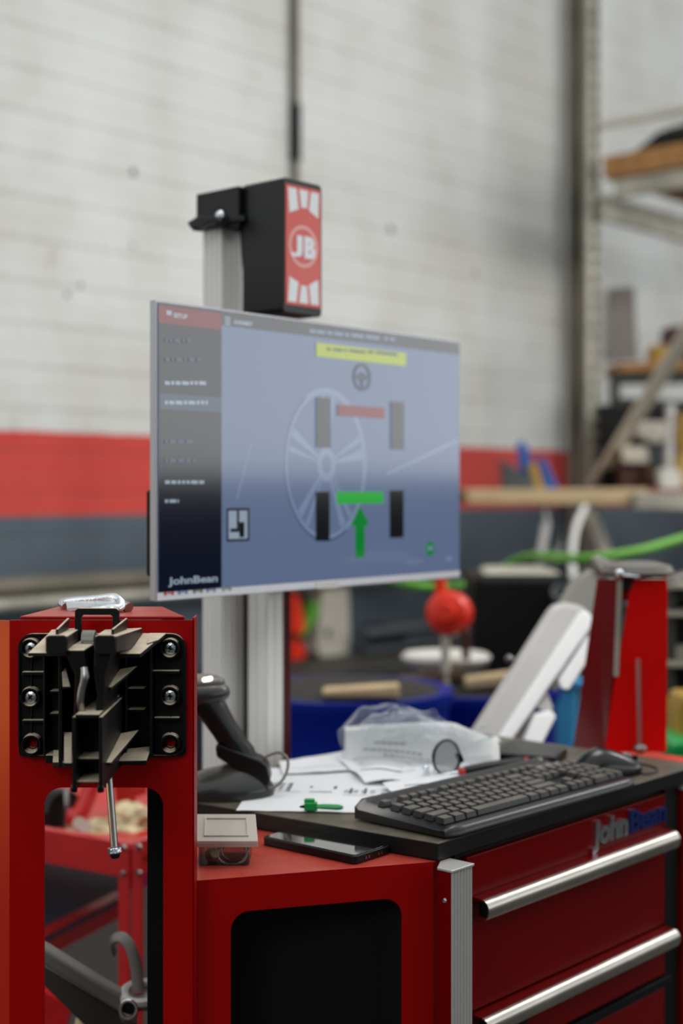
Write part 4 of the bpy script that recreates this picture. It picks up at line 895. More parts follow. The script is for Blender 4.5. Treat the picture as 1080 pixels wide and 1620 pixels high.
for i, (px, c_) in enumerate(((258, 0), (280, 1), (304, 2), (325, 1), (350, 3))):
    s = S(px, 945)[0]
    for j in range(3): box(bm, (s+j*.007, -.0018, .008+(j % 2)*.002), (s+j*.007+.0055, -.0014, .0155-(j == 1)*.003), mi=c_)
mk('bezel_stickers', bm, [mat('sticker_red', (190, 60, 60), .5), mat('sticker_blue', (110, 130, 170), .5), mat('sticker_green', (90, 110, 90), .5), mat('sticker_grey', (130, 140, 140), .5)], mo, world=False, smooth=False, label='small coloured sponsor stickers')
# screen: one mesh, the picture in emissive layers under a slightly matt coating
def scr(name, col, e=1.0):
    m = bpy.data.materials.new('screen_'+name); m.use_nodes = True; b = m.node_tree.nodes['Principled BSDF']
    b.inputs['Base Color'].default_value = (.004, .004, .005, 1); b.inputs['Roughness'].default_value = .11
    b.inputs['Specular IOR Level'].default_value = .85
    b.inputs['Emission Color'].default_value = RGB(col); b.inputs['Emission Strength'].default_value = e; return m
SM = [scr('panel', (84, 98, 126)), scr('sidebar', (4, 9, 24)), scr('header', (40, 42, 48)), scr('red_header', (98, 18, 24)), scr('row', (44, 58, 78)), scr('yellow', (142, 156, 16)),
      scr('dark', (8, 9, 12)), scr('red', (100, 10, 20)), scr('green', (30, 150, 50)), scr('dark_green', (0, 112, 40)), scr('white', (128, 142, 156)), scr('soft', (104, 120, 146)), scr('line', (62, 72, 100)), scr('greytyre', (30, 34, 40))]
PAN, SID, HEA, RHE, ROW, YEL, DRK, RED, GRN, DGR, WHI, SOF, LIN, TYR = range(14)
bm = NB(); lay = [0]
def Q(pts, mi):
    lay[0] += 1; y = -.0016-.000015*lay[0]
    bm.faces.new([bm.verts.new((s, y, z)) for s, z in pts]).material_index = mi
def rect(px0, t0, b0, px1, mi):
    s0, z1 = S(px0, t0); z0 = S(px0, b0)[1]; s1 = S(px1, t0)[0]; Q([(s0, z0), (s1, z0), (s1, z1), (s0, z1)], mi)
sx0 = .0045; sx1 = mw-.003; zt_ = mh-.003
Q([(sx0, zs0), (sx1, zs0), (sx1, zt_), (sx0, zt_)], PAN)
# faint wheel in the background picture
wc_s, wc_z = S(515, 735); rw, rh = (S(580, 735)[0]-S(450, 735)[0])/2, .125
def ell(r0, r1, a0, a1, mi, n=40, cx=wc_s, cz=wc_z):
    pts = [(cx+rw*r1*math.cos(R(a0+(a1-a0)*i/n)), cz+rh*r1*math.sin(R(a0+(a1-a0)*i/n))) for i in range(n+1)]
    pts += [(cx+rw*r0*math.cos(R(a0+(a1-a0)*i/n)), cz+rh*r0*math.sin(R(a0+(a1-a0)*i/n))) for i in range(n, -1, -1)]
    lay[0] += 1; y = -.0016-.000015*lay[0]; h_ = n+1
    v = [bm.verts.new((a, y, b)) for a, b in pts]
    for i in range(n): bm.faces.new((v[i], v[i+1], v[2*h_-2-i], v[2*h_-1-i])).material_index = mi
ell(.92, 1.0, 0, 360, SOF); ell(.97, 1.0, 120, 300, LIN)
for a in (90, 162, 234, 306, 18):
    for da in (-13, 8):
        c_, s_ = math.cos(R(a+da)), math.sin(R(a+da)); c2_, s2_ = math.cos(R(a+da*.35)), math.sin(R(a+da*.35))
        Q([(wc_s+rw*.2*c_, wc_z+rh*.2*s_), (wc_s+rw*.9*c_, wc_z+rh*.9*s_), (wc_s+rw*.9*c2_, wc_z+rh*.9*s2_), (wc_s+rw*.2*c2_, wc_z+rh*.2*s2_)], SOF)
ell(.12, .22, 0, 360, SOF)
a = S(610, 752); b_ = S(722, 700); Q([a, (b_[0], b_[1]), (b_[0], b_[1]+.008), (a[0], a[1]+.004)], SOF)
a = S(395, 700); b_ = S(372, 790); Q([a, (a[0]+.003, a[1]), (b_[0]+.003, b_[1]), b_], SOF)
# sidebar and header
sb1 = S(349, 500)[0]
Q([(sx0, zs0), (sb1, zs0), (sb1, zt_), (sx0, zt_)], SID)
Q([(sx0, S(256, 511)[1]), (sb1, S(256, 511)[1]), (sb1, zt_-.004), (sx0, zt_-.004)], RHE)
hz = S(352, 515)[1]; Q([(sb1, hz), (sx1, hz), (sx1, zt_), (sb1, zt_)], HEA)
rect(252, 622, 647, 349, ROW)
def tx(s, px, base, hpx, wpx, mi):
    a, z = S(px, base); k = (px-CX)/F; y = M0.y+um.y*a; lay[0] += 1
    wd = S(px+wpx, base)[0]-a
    text_bm(bm, s, hpx*1.35*y/F, 0, plane_m((a, -.0016-.000015*lay[0], z), (1, 0, 0), (0, 0, 1), (0, -1, 0)), mi=mi, off=.0004, width=wd)
rect(262, 491, 498, 270, WHI); tx('SETUP', 273, 502, 7, 22, WHI)
for i in range(3): rect(354, 501+i*5, 503.5+i*5, 363, WHI)
tx('ALIGNMENT', 368, 512, 6, 30, WHI)
for i, (px, w_) in enumerate(((488, 10), (500, 13), (516, 8), (527, 14), (544, 7), (554, 20), (577, 22), (606, 6), (615, 8))): rect(px, 521+(px-488)*.10, 526+(px-488)*.10, px+w_, SOF)
for py, w_, mi in ((607, 66, WHI), (638, 68, WHI), (764, 64, WHI), (794, 22, WHI), (700, 46, ROW), (730, 50, ROW), (540, 40, ROW), (570, 56, ROW)):
    x = 259
    while x < 259+w_:
        l_ = random.choice((5, 8, 11)); rect(x, py-4, py+1.5, min(x+l_, 259+w_), mi); x += l_+2
tx('JohnBean', 264, 925, 12, 78, WHI)
rect(350, 906+20, 908+20, 349.5, LIN)
rect(498, 542, 564, 640, YEL)
for px, w_ in ((514, 7), (524, 16), (542, 5), (550, 26), (579, 10), (592, 34)): rect(px, 549+(px-498)*.07, 553+(px-498)*.07, px+w_, TYR)
# steering wheel symbol
cs, cz = S(571, 597); r = .0235
for r0, r1 in ((.78, 1.0), (.16, .36)):
    lay[0] += 1; y = -.0016-.000015*lay[0]; n = 30
    v0 = [bm.verts.new((cs+r*r0*math.cos(2*math.pi*i/n), y, cz+r*r0*math.sin(2*math.pi*i/n))) for i in range(n)]
    v1 = [bm.verts.new((cs+r*r1*math.cos(2*math.pi*i/n), y, cz+r*r1*math.sin(2*math.pi*i/n))) for i in range(n)]
    for i in range(n): bm.faces.new((v0[i], v0[(i+1) % n], v1[(i+1) % n], v1[i])).material_index = TYR
for a_ in (0, 180, 270):
    c_, s_ = math.cos(R(a_)), math.sin(R(a_)); k_ = r*.12
    Q([(cs+c_*r*.3-s_*k_, cz+s_*r*.3+c_*k_), (cs+c_*r*.9-s_*k_, cz+s_*r*.9+c_*k_), (cs+c_*r*.9+s_*k_, cz+s_*r*.9-c_*k_), (cs+c_*r*.3+s_*k_, cz+s_*r*.3-c_*k_)], TYR)
rect(498, 628, 708, 521, TYR); rect(616, 635, 711, 637, TYR); rect(532, 640, 658, 606, RED)
rect(497, 778, 856, 519, DRK); rect(614, 776, 851, 636, DRK); rect(530, 778, 797, 604, GRN)
a, zt2 = S(567, 800); zb2 = S(567, 882)[1]; zm = S(567, 831)[1]; hw = (S(582, 831)[0]-S(552, 831)[0])/2
Q([(a-hw*.5, zb2), (a+hw*.5, zb2), (a+hw*.5, zm), (a-hw*.5, zm)], DGR); Q([(a-hw, zm), (a+hw, zm), (a, zt2)], DGR)
rect(356, 804, 857, 392, TYR); rect(359, 808, 853, 389, WHI)
rect(372, 808, 838, 376, TYR); rect(362, 836, 842, 384, TYR); rect(376, 826, 850, 384, DRK)
cs, cz = S(678, 868); n = 20; Q([(cs+.013*math.cos(2*math.pi*i/n), cz+.013*math.sin(2*math.pi*i/n)) for i in range(n)], DGR)
rect(674, 864, 871, 682, SOF); rect(640, 888, 890, 668, SOF); rect(704, 880, 887, 712, SOF)
for f in bm.faces: 
    if f.normal.y > 0: f.normal_flip()
mk('screen', bm, SM, mo, world=False, smooth=False, label='lit alignment screen')
bm = NB(); box(bm, (.17, .0125, .10), (.28, .06, .24)); mk('mount', bm, M['blackmatte'], mo, world=False, bevel=.003)

# ------------------------------------------------------------ keyboard
K0 = G(713, 1331, MZ); KA = math.atan2(.302, .284)
kb = thing('keyboard', 'charcoal wired keyboard lying on the front of the black worktop', 'keyboard', K0, KA)
KW, KD = .445, .170
def kz(y): return .0165+.010*y/KD
bm = NB()
prof = [(0, .004), (.0005, .009), (.004, .0135), (.010, .0155), (.016, .0150), (.020, kz(.02)-.004), (.158, kz(.158)-.004), (.161, kz(.161)), (.166, kz(.166)), (KD, .018), (KD, .004)]
# plan outline with rounded front corners: sections along x
secs = []; nx = 28
for i in range(nx+1):
    x = KW*i/nx; e = min(x, KW-x); fr = .010*(1-min(1, e/.012))**2; hz = 1-(.30*(1-min(1, e/.010))**2)
    secs.append([bm.verts.new((x, max(y, fr) if y < .02 else min(y, KD-fr*.6), z*hz if i in (0, nx) else z)) for y, z in prof])
for s0, s1 in zip(secs, secs[1:]):
    for j in range(len(prof)): k = (j+1) % len(prof); bm.faces.new((s0[j], s1[j], s1[k], s0[k]))
bm.faces.new(secs[0]); bm.faces.new(secs[-1]); mk('shell', bm, M['kbody'], kb, world=False, sharp=50)
for x in (.02, KW-.05):
    for y in (.015, .14):
        bm = NB(); box(bm, (x, y, 0), (x+.03, y+.008, .005)); mk('foot', bm, M['blackmatte'], kb, world=False)
def key(x, y, w_, d=.0175, h_=.0075):
    bm = NB(); g_ = .0009; z = kz(y+.008)-.004; a, b_, c_, e = x+g_, y+g_, x+w_-g_, y+d-g_; i = .0024
    hexa(bm, [(a, b_, z), (c_, b_, z), (c_, e, z), (a, e, z), (a+i, b_+i*.9, z+h_), (c_-i, b_+i*.9, z+h_), (c_-i, e-i*.6, z+h_+.0008), (a+i, e-i*.6, z+h_+.0008)])
    mk('key', bm, M['keys'], kb, world=False, bevel=.0007)
u_ = .0188; X0 = .014; Y0 = .022; px_ = X0
rows = [([1.25]*3+[6.25]+[1.25]*4, 0), ([2.25]+[1]*10+[2.75], 1), ([1.75]+[1]*11+[2.25], 2), ([1.5]+[1]*12+[1.5], 3), ([1]*13+[2], 4)]
for ks, r in rows:
    x = X0
    for k in ks: key(x, Y0+r*.0190, k*u_); x += k*u_
x = X0; yf = Y0+5*.0190+.006
for g_, n in ((0, 1), (1, 4), (.5, 4), (.5, 4)):
    x += g_*u_
    for i in range(n): key(x, yf, u_, .0145); x += u_
nx0 = X0+15*u_+.005
for i in range(3): key(nx0+i*u_, yf, u_, .0145); key(nx0+i*u_, Y0+4*.019, u_); key(nx0+i*u_, Y0+3*.019, u_); key(nx0+i*u_, Y0, u_)
key(nx0+u_, Y0+.019, u_)
n2 = nx0+3*u_+.005
key(n2, Y0, 2*u_); key(n2+2*u_, Y0, u_)
for r in (1, 2, 3):
    for i in range(3): key(n2+i*u_, Y0+r*.019, u_)
for i in range(4): key(n2+i*u_, Y0+4*.019, u_)
key(n2+3*u_, Y0+2*.019, u_, .0365); key(n2+3*u_, Y0, u_, .0365)
bm = NB()
for i in range(3): box(bm, (n2+.006+i*.022, yf+.004, kz(.13)-.003), (n2+.018+i*.022, yf+.010, kz(.13)-.0012))
mk('indicator_light', bm, mat('pale_indicator', (150, 150, 150), .3), kb, world=False, label='pale indicator strip')

bm = NB(); tri = [G(588, 1291, MZ), G(606, 1262, MZ), G(668, 1278, MZ), G(660, 1292, MZ)]
tri[1] = P(604, 1258, tri[1].y); prism(bm, [p+ZV*.002 for p in tri], (0, 0, .002)); mk('black_card', bm, M['black'], label='dark grey card corner poking up behind the keyboard left end', cat='card')

# ------------------------------------------------------------ mouse
ms = thing('mouse', 'black computer mouse resting beyond the right end of the keyboard', 'mouse', G(958, 1226, MZ), R(24))
def mouse_shell(z_lo, z_hi):
    bm = NB(); nu, nv = 28, 14; L_, W_, H_ = .126, .066, .039; grid = []
    for i in range(nu+1):
        t_ = i/nu; x = -L_/2+L_*t_; wv = W_/2*(max(0, 1-abs(2*t_-1)**2.6))**.5*(1-.10*(1-t_)); hv = H_*(math.sin(math.pi*min(1, max(0, t_*.93+.04)))**.75)*(1+.12*math.sin(math.pi*t_*2))
        grid.append([bm.verts.new((x, wv*math.cos(math.pi*j/nv)*(1 if True else 1), .003+hv*math.sin(math.pi*j/nv)**.7)) for j in range(nv+1)])
    for a_, b2_ in zip(grid, grid[1:]):
        for j in range(nv): bm.faces.new((a_[j], b2_[j], b2_[j+1], a_[j+1]))
        bm.faces.new((a_[0], a_[nv], b2_[nv], b2_[0]))
    bmesh.ops.remove_doubles(bm, verts=bm.verts, dist=1e-5); return bm
mk('body', mouse_shell(0, 1), mat('mouse_black', (12, 13, 14), .22), ms, world=False, sharp=60)
bm = NB(); lathe(bm, (.038, -.004, .0235), [(0, 0), (.007, 0), (.008, .001), (.008, .007), (.007, .008), (0, .008)], 20, axis=(0, 1, 0)); mk('scroll_wheel', bm, mat('wheel_grey', (150, 152, 155), .25), ms, world=False, label='grey scroll wheel')
bm = NB(); box(bm, (.048, -.0015, .018), (.058, .0015, .026)); mk('button_gap', bm, M['blackmatte'], ms, world=False)
bm = NB(); prism(bm, [(-.045, -.022, 0), (.045, -.022, 0), (.045, .022, 0), (-.045, .022, 0)], (0, 0, .004)); mk('underside', bm, M['blackmatte'], ms, world=False)
bm = NB(); q = G(1010, 1224, MZ+.002); tube(bm, spline([G(1006, 1222, MZ+.002), G(1022, 1224, MZ+.002), G(1040, 1219, MZ+.002), G(1030, 1212, MZ+.002), G(1000, 1206, MZ+.002)]), .0017, 8); mk('mouse_cable', bm, M['rubber'], ms, label='thin dark cable')
# dark pad behind handle
bm = NB(); pp = [G(775, 1202, MZ), G(800, 1183, MZ), G(830, 1180, MZ), G(898, 1196, MZ), G(880, 1210, MZ)]; prism(bm, [p+ZV*.0002 for p in pp], (0, 0, .012)); mk('rubber_pad', bm, M['black'], bevel=.004, label='dark curved rubber pad behind the keyboard, left of the mouse', cat='pad')

# ------------------------------------------------------------ phone
pc = [Vector((-.1056, 1.849, 0)), Vector((.014, 1.749, 0))]; ph_a = math.atan2(-.1, .12)
ph = thing('smartphone', 'black smartphone lying screen up on the red shelf', 'phone', pc[0]+Vector((.0015, -.0015, SZ)), ph_a)
bm = NB(); prism(bm, [(x, y, .0005) for x, y in rrect(0, 0, .157, .074, .007, 5)], (0, 0, .0105)); mk('case', bm, M['black'], ph, world=False, bevel=.0016, seg=3)
bm = NB(); prism(bm, [(x, y, .0109) for x, y in rrect(.003, .003, .154, .071, .005, 5)], (0, 0, .0009)); mk('screen', bm, mat('phone_glass', (4, 4, 5), .03, coat=1, spec=.9), ph, world=False, bevel=.0003, label='glossy dark glass')
bm = NB()
for y in (.02, .026, .045, .051): box(bm, (.1565, y, .004), (.1578, y+.003, .007))
mk('ports', bm, M['steel'], ph, world=False)

# ------------------------------------------------------------ clear case on the shelf
q = G(352, 1370, SZ); cs_ = thing('parts_case', 'small clear plastic case with lid ajar holding metal rings on the red shelf', 'case', Vector((q.x, q.y, SZ)))
bm = NB(); x0, x1 = P(314, 0, 1.75).x-q.x, P(394, 0, 1.75).x-q.x
o_ = rrect(x0, 0, x1, .062, .005, 3); i_ = rrect(x0+.0015, .0015, x1-.0015, .0605, .0045, 3)
frame_box(bm, [(a, b, .0008) for a, b in o_], [(a, b, .0008) for a, b in i_], (0, 0, .025)); prism(bm, [(a, b, .0006) for a, b in i_], (0, 0, .0015)); mk('tray', bm, M['casebox'], cs_, world=False)
bm = NB(); A = P(308, 1334, 1.742); B = P(408, 1334, 1.742); C_ = P(404, 1291, 1.80); D_ = P(311, 1291, 1.80)
nr = (B-A).cross(D_-A).normalized()
hexa(bm, [A, B, C_, D_, A+nr*.003, B+nr*.003, C_+nr*.003, D_+nr*.003])
def lp(s, t_): return A.lerp(B, s).lerp(D_.lerp(C_, s), t_)
for (s0, t0, s1, t1) in ((.16, .16, .84, .20), (.16, .80, .84, .85), (.14, .16, .17, .85), (.83, .16, .86, .85)):
    hexa(bm, [lp(s0, t0)+nr*.003, lp(s1, t0)+nr*.003, lp(s1, t1)+nr*.003, lp(s0, t1)+nr*.003]+[lp(s, t_)+nr*.0048 for s, t_ in ((s0, t0), (s1, t0), (s1, t1), (s0, t1))])
for s, t_ in ((.0, .0), (.97, .0), (0, .94), (.97, .94)):
    pass
prism(bm, [A, B, B-nr*.006, A-nr*.006], (0, .0012, 0)); mk('lid', bm, M['case'], cs_, bevel=.0008, label='cloudy clear lid')
bm = NB(); torus(bm, P(367, 1350, 1.757), (.0185, 0, 0), (0, .003, .0135), .0017, 40, 8, flat=2.2); mk('metal_ring', bm, M['offwhite'], label='large pale ring standing in the clear case', cat='ring')
bm = NB(); torus(bm, P(372, 1347, 1.775), (.017, 0, 0), (0, .004, .011), .0015, 36, 8, flat=2.2); mk('metal_ring', bm, M['steel'], label='thin steel ring behind the large pale ring in the clear case', cat='ring')
bm = NB(); lathe(bm, P(333, 1353, 1.765), [(0, .0), (.008, 0), (.009, .006), (.006, .016), (0, .018)], 16, axis=(.5, -1, .5)); mk('brass_bush', bm, M['glove'], label='cream bush at the left inside the clear case', cat='bush')

# ------------------------------------------------------------ papers
def sheet(corners, z, name, lab, marks=(), curl=.0, seed=0, nu=14, nv=18):
    bm = NB(); g = []
    for i in range(nu+1):
        row = []
        for j in range(nv+1):
            s, t_ = i/nu, j/nv; p = corners[0].lerp(corners[1], s).lerp(corners[3].lerp(corners[2], s), t_)
            e = max(0, abs(2*s-1)-.6)*2.5
            hgt = z+abs(noise.noise(Vector((s*2.2+seed*3, t_*2.2, seed))))*curl
            row.append(bm.verts.new((p.x, p.y, hgt)))
        g.append(row)
    for a, b in zip(g, g[1:]):
        for j in range(nv): bm.faces.new((a[j], b[j], b[j+1], a[j+1])).material_index = 0
    def pos(s, t_):
        p = corners[0].lerp(corners[1], s).lerp(corners[3].lerp(corners[2], s), t_)
        return Vector((p.x, p.y, z+abs(noise.noise(Vector((s*2.2+seed*3, t_*2.2, seed))))*curl+.0006))
    for (s0, t0, s1, t1, mi) in marks:
        n = 6
        for k in range(n):
            a, b = s0+(s1-s0)*k/n, s0+(s1-s0)*(k+1)/n
            bm.faces.new([bm.verts.new(pos(*q)) for q in ((a, t0), (b, t0), (b, t1), (a, t1))]).material_index = mi
    return mk(name, bm, [M['paper'], M['ink'], M['inkd']], smooth=False, label=lab, cat='paper')
def V2(x, y): return Vector((x, y, 0))
m1 = []
for r_i in range(5):
    for c_i in range(3): m1.append((.14+c_i*.055, .44+r_i*.035, .175+c_i*.055, .452+r_i*.035, 1 if (r_i+c_i) % 2 else 2))
for r_i in range(2):
    for c_i in range(4): m1.append((.66+c_i*.06, .42+r_i*.04, .70+c_i*.06, .432+r_i*.04, 1))
m1 += [(.42, .42, .58, .43, 2), (.41, .52, .43, .55, 2), (.58, .50, .60, .56, 2), (.66, .36, .88, .366, 1), (.12, .40, .36, .406, 1)]
m1 += [(.70, .40, .715, .52, 2), (.80, .40, .815, .52, 2), (.17, .40, .18, .62, 2), (.27, .40, .28, .6, 2)]
sheet([V2(-.1445, 1.94), V2(.064, 1.923), V2(.088, 2.218), V2(-.121, 2.235)], MZ+.0012, 'paper_sheet', 'white form sheet with tyre diagram marks under the green marker', m1, .003, 1)
m2 = [(.1, .86-.045*i, .1+random.uniform(.4, .75), .868-.045*i, 1) for i in range(7)]+[(.05, .35, .5, .366, 2), (.1, .52, .45, .53, 1)]
sheet([V2(.035, 2.10), V2(.215, 2.10), V2(.19, 2.315), V2(-.01, 2.30)], MZ+.006, 'paper_sheet', 'white printed sheet lying at an angle left of the inspection mirror', m2, .012, 2)
sheet([V2(-.09, 2.17), V2(.06, 2.21), V2(.01, 2.365), V2(-.10, 2.27)], MZ+.0045, 'paper_sheet', 'blank white sheet reaching the back edge of the worktop', [(.1, .3, .6, .31, 1)], .006, 3)
sheet([V2(.075, 1.99), V2(.20, 2.06), V2(.17, 2.15), V2(.06, 2.08)], MZ+.010, 'paper_sheet', 'white sheet corner tucked behind the keyboard', [(.2, .5, .6, .53, 1)], .004, 4)
sheet([G(745, 1203, MZ), G(792, 1196, MZ), G(786, 1187, MZ), G(742, 1193, MZ)], MZ+.024, 'paper_slip', 'small white paper slip beyond the black handle', [], .002, 5, 4, 4)
# green marker
t = thing('marker', 'green marker with black tip lying on the white form sheet', 'marker', G(505, 1281, MZ+.004))
zz = MZ+.0085
def gm(px, py): q = G(px, py, zz); return q
bm = NB(); tube(bm, [gm(500, 1276), gm(512, 1276), gm(535, 1277), gm(542, 1277.5)], [.0036, .0046, .0050, .0030], 12, flat=.8); mk('barrel', bm, M['greenp'], t)
bm = NB(); c = gm(490, 1274); A = gm(481, 1275); B = gm(502, 1275); beam(bm, A, B, .013, .011); beam(bm, A+ZV*.004, A+ZV*.004+(B-A)*.8, .008, .012); mk('cap', bm, M['greenp'], t, bevel=.0018)
bm = NB(); tube(bm, [gm(481, 1276), gm(474, 1276.5)], [.0025, .0012], 10); mk('tip', bm, M['blackmatte'], t, label='black tip')

# ------------------------------------------------------------ packet in clear bag
pk = thing('bagged_packet', 'white paper packet with grey print inside a crumpled clear plastic bag on the papers', 'packet', G(650, 1225, MZ))
yk = 2.30
def wav(px, py, y, s=0): 
    p = P(px, py, y); p.y += .012*noise.noise(Vector((px*.02, py*.03, s))); p.z = max(p.z, MZ+.008); return p
bm = NB(); cols = []
NXP = 26
for i in range(NXP+1):
    s = i/NXP; px = 545+245*s
    top = 1156-6*math.sin(s*3)+(max(0, s-.72)*90); bot = 1204+34*min(1, s*1.4)-max(0, s-.78)*90
    y_ = 2.30-.10*s
    cols.append([wav(px, top+(bot-top)*j/8, y_+(8-j)*.004, 1) for j in range(9)])
vf = [[bm.verts.new(p) for p in c_] for c_ in cols]; vb = [[bm.verts.new(p+Vector((0, .035, .002))) for p in c_] for c_ in cols]
for V_ in (vf, vb):
    for a, b in zip(V_, V_[1:]):
        for j in range(8): bm.faces.new((a[j], b[j], b[j+1], a[j+1]))
for i in range(NXP):
    bm.faces.new((vf[i][0], vf[i+1][0], vb[i+1][0], vb[i][0])); bm.faces.new((vf[i][8], vf[i+1][8], vb[i+1][8], vb[i][8]))
for e in (0, NXP):
    for j in range(8): bm.faces.new((vf[e][j], vf[e][j+1], vb[e][j+1], vb[e][j]))
def pinch(i0, j0, i1, j1):
    q = []
    for (i, j) in ((i0, j0), (i1, j0), (i1, j1), (i0, j1)):
        a = int(i); f = i-a; b_ = int(j); g_ = j-b_; a1 = min(a+1, NXP); b1_ = min(b_+1, 8)
        p = cols[a][b_].lerp(cols[a1][b_], f).lerp(cols[a][b1_].lerp(cols[a1][b1_], f), g_); q.append(p+Vector((0, -.0012, 0)))
    f_ = bm.faces.new([bm.verts.new(p) for p in q]); f_.material_index = 1
mk('paper_packet', bm, [mat('matt_packet', (214, 214, 210), .6, bump=.3, bscale=40), M['ink']], pk, sharp=70)
bm = NB()
for (j, a, b_) in ((2.8, 5, 10.2), (4.3, 3.2, 13), (5.2, 6.5, 14.5)):
    x = a
    while x < b_:
        l_ = random.uniform(.5, 1.1); pinch(x, j, min(x+l_, b_), j+.35); x += l_+.25
for f in bm.faces: f.material_index = 0
mk('print', bm, mat('faint_print', (140, 142, 142), .7), pk, smooth=False, label='faint grey print lines')
# crumpled film
bm = NB(); nu, nv = 34, 14
def film(u, v):
    px = 538+240*u
    hump = 40*math.exp(-((u-.30)/.22)**2)+18*math.exp(-((u-.12)/.10)**2)+26*math.exp(-((u-.62)/.2)**2)
    top = 1160-hump; py = 1222-(1222-top)*math.sin(v*math.pi*.5)
    y = 2.27-.10*u+.07*v
    p = P(px, py, y); nz_ = noise.noise_vector(Vector((u*7, v*5, 3.3)))
    q = p+nz_*.012*(.3+v); q.z = max(q.z, MZ+.008); return q
g = [[bm.verts.new(film(i/nu, j/nv)) for j in range(nv+1)] for i in range(nu+1)]
for a, b in zip(g, g[1:]):
    for j in range(nv): bm.faces.new((a[j], b[j], b[j+1], a[j+1]))
mk('clear_bag', bm, M['film'], pk, smooth=False, label='crumpled clear film')
bm = NB()
def film2(u, v):
    q = P(566+150*u, 1170-(20+30*math.sin(math.pi*min(1, u*1.15)))*math.sin(math.pi*v), 2.26+.07*v-.06*u)
    return q+noise.noise_vector(Vector((u*9, v*9, 8.3)))*.010
g = [[bm.verts.new(film2(i/18, j/10)) for j in range(11)] for i in range(19)]
for a, b in zip(g, g[1:]):
    for j in range(10): bm.faces.new((a[j], b[j], b[j+1], a[j+1]))
mk('bag_fold', bm, M['film'], pk, smooth=False, label='clear folded bag top')

# ------------------------------------------------------------ inspection mirror
im = thing('inspection_mirror', 'oval black rimmed inspection mirror with red and black handle behind the keyboard', 'mirror', G(700, 1236, MZ+.012))
ym = 2.145; c = P(706, 1199, ym); exm = Vector((.0205, .006, 0)); eym = Vector((0, .003, .0262))
bm = NB(); torus(bm, c, exm, eym, .0022, 48, 8, flat=1.8); mk('rim', bm, M['blackgloss'], im)
bm = NB(); nrm = exm.cross(eym).normalized(); n = 40
prism(bm, [c+exm*.97*math.cos(2*math.pi*i/n)+eym*.97*math.sin(2*math.pi*i/n)-nrm*.001 for i in range(n)], nrm*.002); mk('glass', bm, M['lens'], im)
bm = NB(); beam(bm, P(724, 1192, ym+.004), P(729, 1206, ym+.006), .010, .008); mk('clip', bm, M['blackgloss'], im, bevel=.0015)
bm = NB(); za = P(0, 1226, 2.14).z
tube(bm, [P(684, 1229, 2.135), P(700, 1227, 2.138), P(724, 1222, 2.142)], .0036, 12)
tube(bm, [P(672, 1216, 2.135), P(680, 1232, 2.132)], .0042, 12); blob(bm, P(673, 1216, 2.134), (.0055,)*3, sub=2); blob(bm, P(681, 1232, 2.130), (.0055,)*3, sub=2); blob(bm, P(688, 1222, 2.136), (.004,)*3, sub=2)
mk('swivel_arm', bm, M['chrome'], im)
bm = NB(); tube(bm, [P(724, 1222, 2.142), P(733, 1221, 2.146)], .0070, 16); mk('collar', bm, mat('red_collar', (170, 40, 30), .4), im, label='red collar')
bm = NB(); tube(bm, [P(733, 1221, 2.146), P(738, 1220, 2.15), P(770, 1213, 2.18), P(822, 1205, 2.235), P(828, 1204, 2.24)], [.0070, .0080, .0075, .0078, .005], 16); mk('handle', bm, M['black'], im, label='black grip')
bm = NB(); tube(bm, [P(827, 1204, 2.24), P(833, 1203, 2.245)], .0052, 12); mk('handle_end', bm, mat('red_collar', (170, 40, 30), .4), im, label='red end')

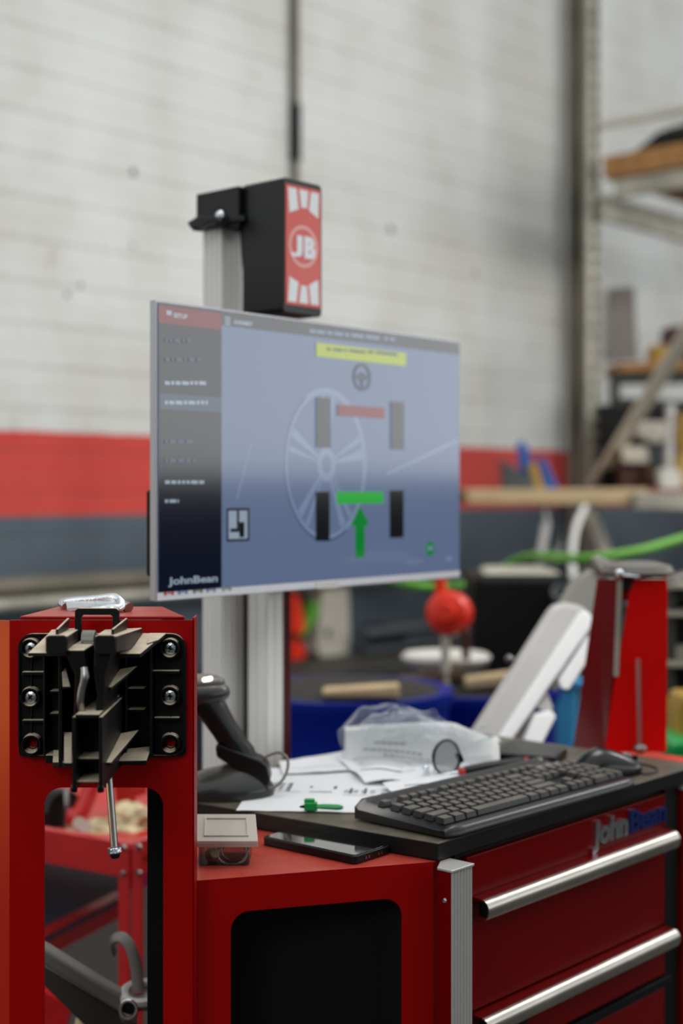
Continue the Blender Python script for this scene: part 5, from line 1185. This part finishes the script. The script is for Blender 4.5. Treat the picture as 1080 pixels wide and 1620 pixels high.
# ------------------------------------------------------------ barcode scanner on stand
ys = 2.04
bs = thing('barcode_scanner', 'dark grey handheld barcode scanner leaning in its stand on the left of the worktop', 'scanner', P(365, 1262, ys))
bm = NB(); pts = [P(322, 1106, ys), P(336, 1122, ys), P(348, 1142, ys), P(368, 1172, ys+.005), P(390, 1200, ys+.01), P(402, 1216, ys+.01)]
tube(bm, spline(pts, 5), [.031]*4+[.0305, .030, .0295, .029, .0285]+[.028, .0275, .027]+[.0265]*4+[.025]*4+[.022]*6, 20, flat=.72, side=(0, 1, 0)); mk('handle', bm, M['black'], bs, sharp=60)
bm = NB(); blob(bm, P(310, 1098, ys), (.049, .036, .023), Matrix.Rotation(R(-4), 3, 'Y'), 4); mk('head', bm, mat('scanner_head', (44, 46, 48), .3, dust=((150, 140, 125), .5)), bs)
bm = NB(); blob(bm, P(312, 1082, ys), (.040, .028, .014), Matrix.Rotation(R(-4), 3, 'Y'), 4); mk('head_cover', bm, mat('scanner_cover', (70, 68, 64), .35, dust=((150, 140, 125), .6)), bs, label='grey upper cover')
bm = NB(); q = P(327, 1075, ys-.028); beam(bm, P(320, 1076, ys-.022), P(336, 1073, ys-.022), .008, .006, side=(0, 1, 0)); mk('head_glint', bm, mat('glint_white', (255, 255, 255), .3, emit=2.5), bs, bevel=.0025, seg=3, label='white ceiling glint painted as a glowing bar')  # glowing bar paints the ceiling reflection on the scanner head
# cradle
bm = NB(); prism(bm, [P(a, b, ys-.022) for a, b in ((340, 1180), (348, 1178), (412, 1204), (422, 1212), (428, 1236), (420, 1250), (400, 1235), (350, 1203), (342, 1198))], (0, .05, 0)); mk('cradle', bm, M['black'], bs, bevel=.004, seg=3)
bm = NB(); nr_ = 28; base = []
cx_ = P(348, 1250, ys).x; L1, L2 = .078, .036
prof = [(1.0, .0005), (1.0, .010), (.97, .016), (.80, .026), (.5, .038), (.15, .048), (0, .050)]
rings = []
for r_, hz_ in prof:
    ring = []
    for i in range(40):
        a = 2*math.pi*i/40; ring.append(bm.verts.new((cx_+.006*(1-r_)*6+L1*r_*math.cos(a), ys+.048*r_*math.sin(a), MZ+hz_)))
    rings.append(ring)
for a, b in zip(rings, rings[1:]):
    for k in range(40): bm.faces.new((a[k], a[(k+1) % 40], b[(k+1) % 40], b[k]))
bm.faces.new(rings[0]); bmesh.ops.remove_doubles(bm, verts=bm.verts, dist=1e-6); mk('stand_base', bm, mat('scanner_base', (44, 45, 46), .25, dust=((110, 104, 96), .35)), bs, sharp=60)
bm = NB(); tube(bm, spline([P(408, 1210, ys+.01), P(422, 1197, ys+.01), P(442, 1191, ys+.01), P(455, 1202, ys), P(452, 1225, ys-.01), P(438, 1243, ys-.02), P(425, 1247, ys-.02)]), .0021, 8); mk('cable', bm, M['greycast'], bs, label='thin grey cable loop')
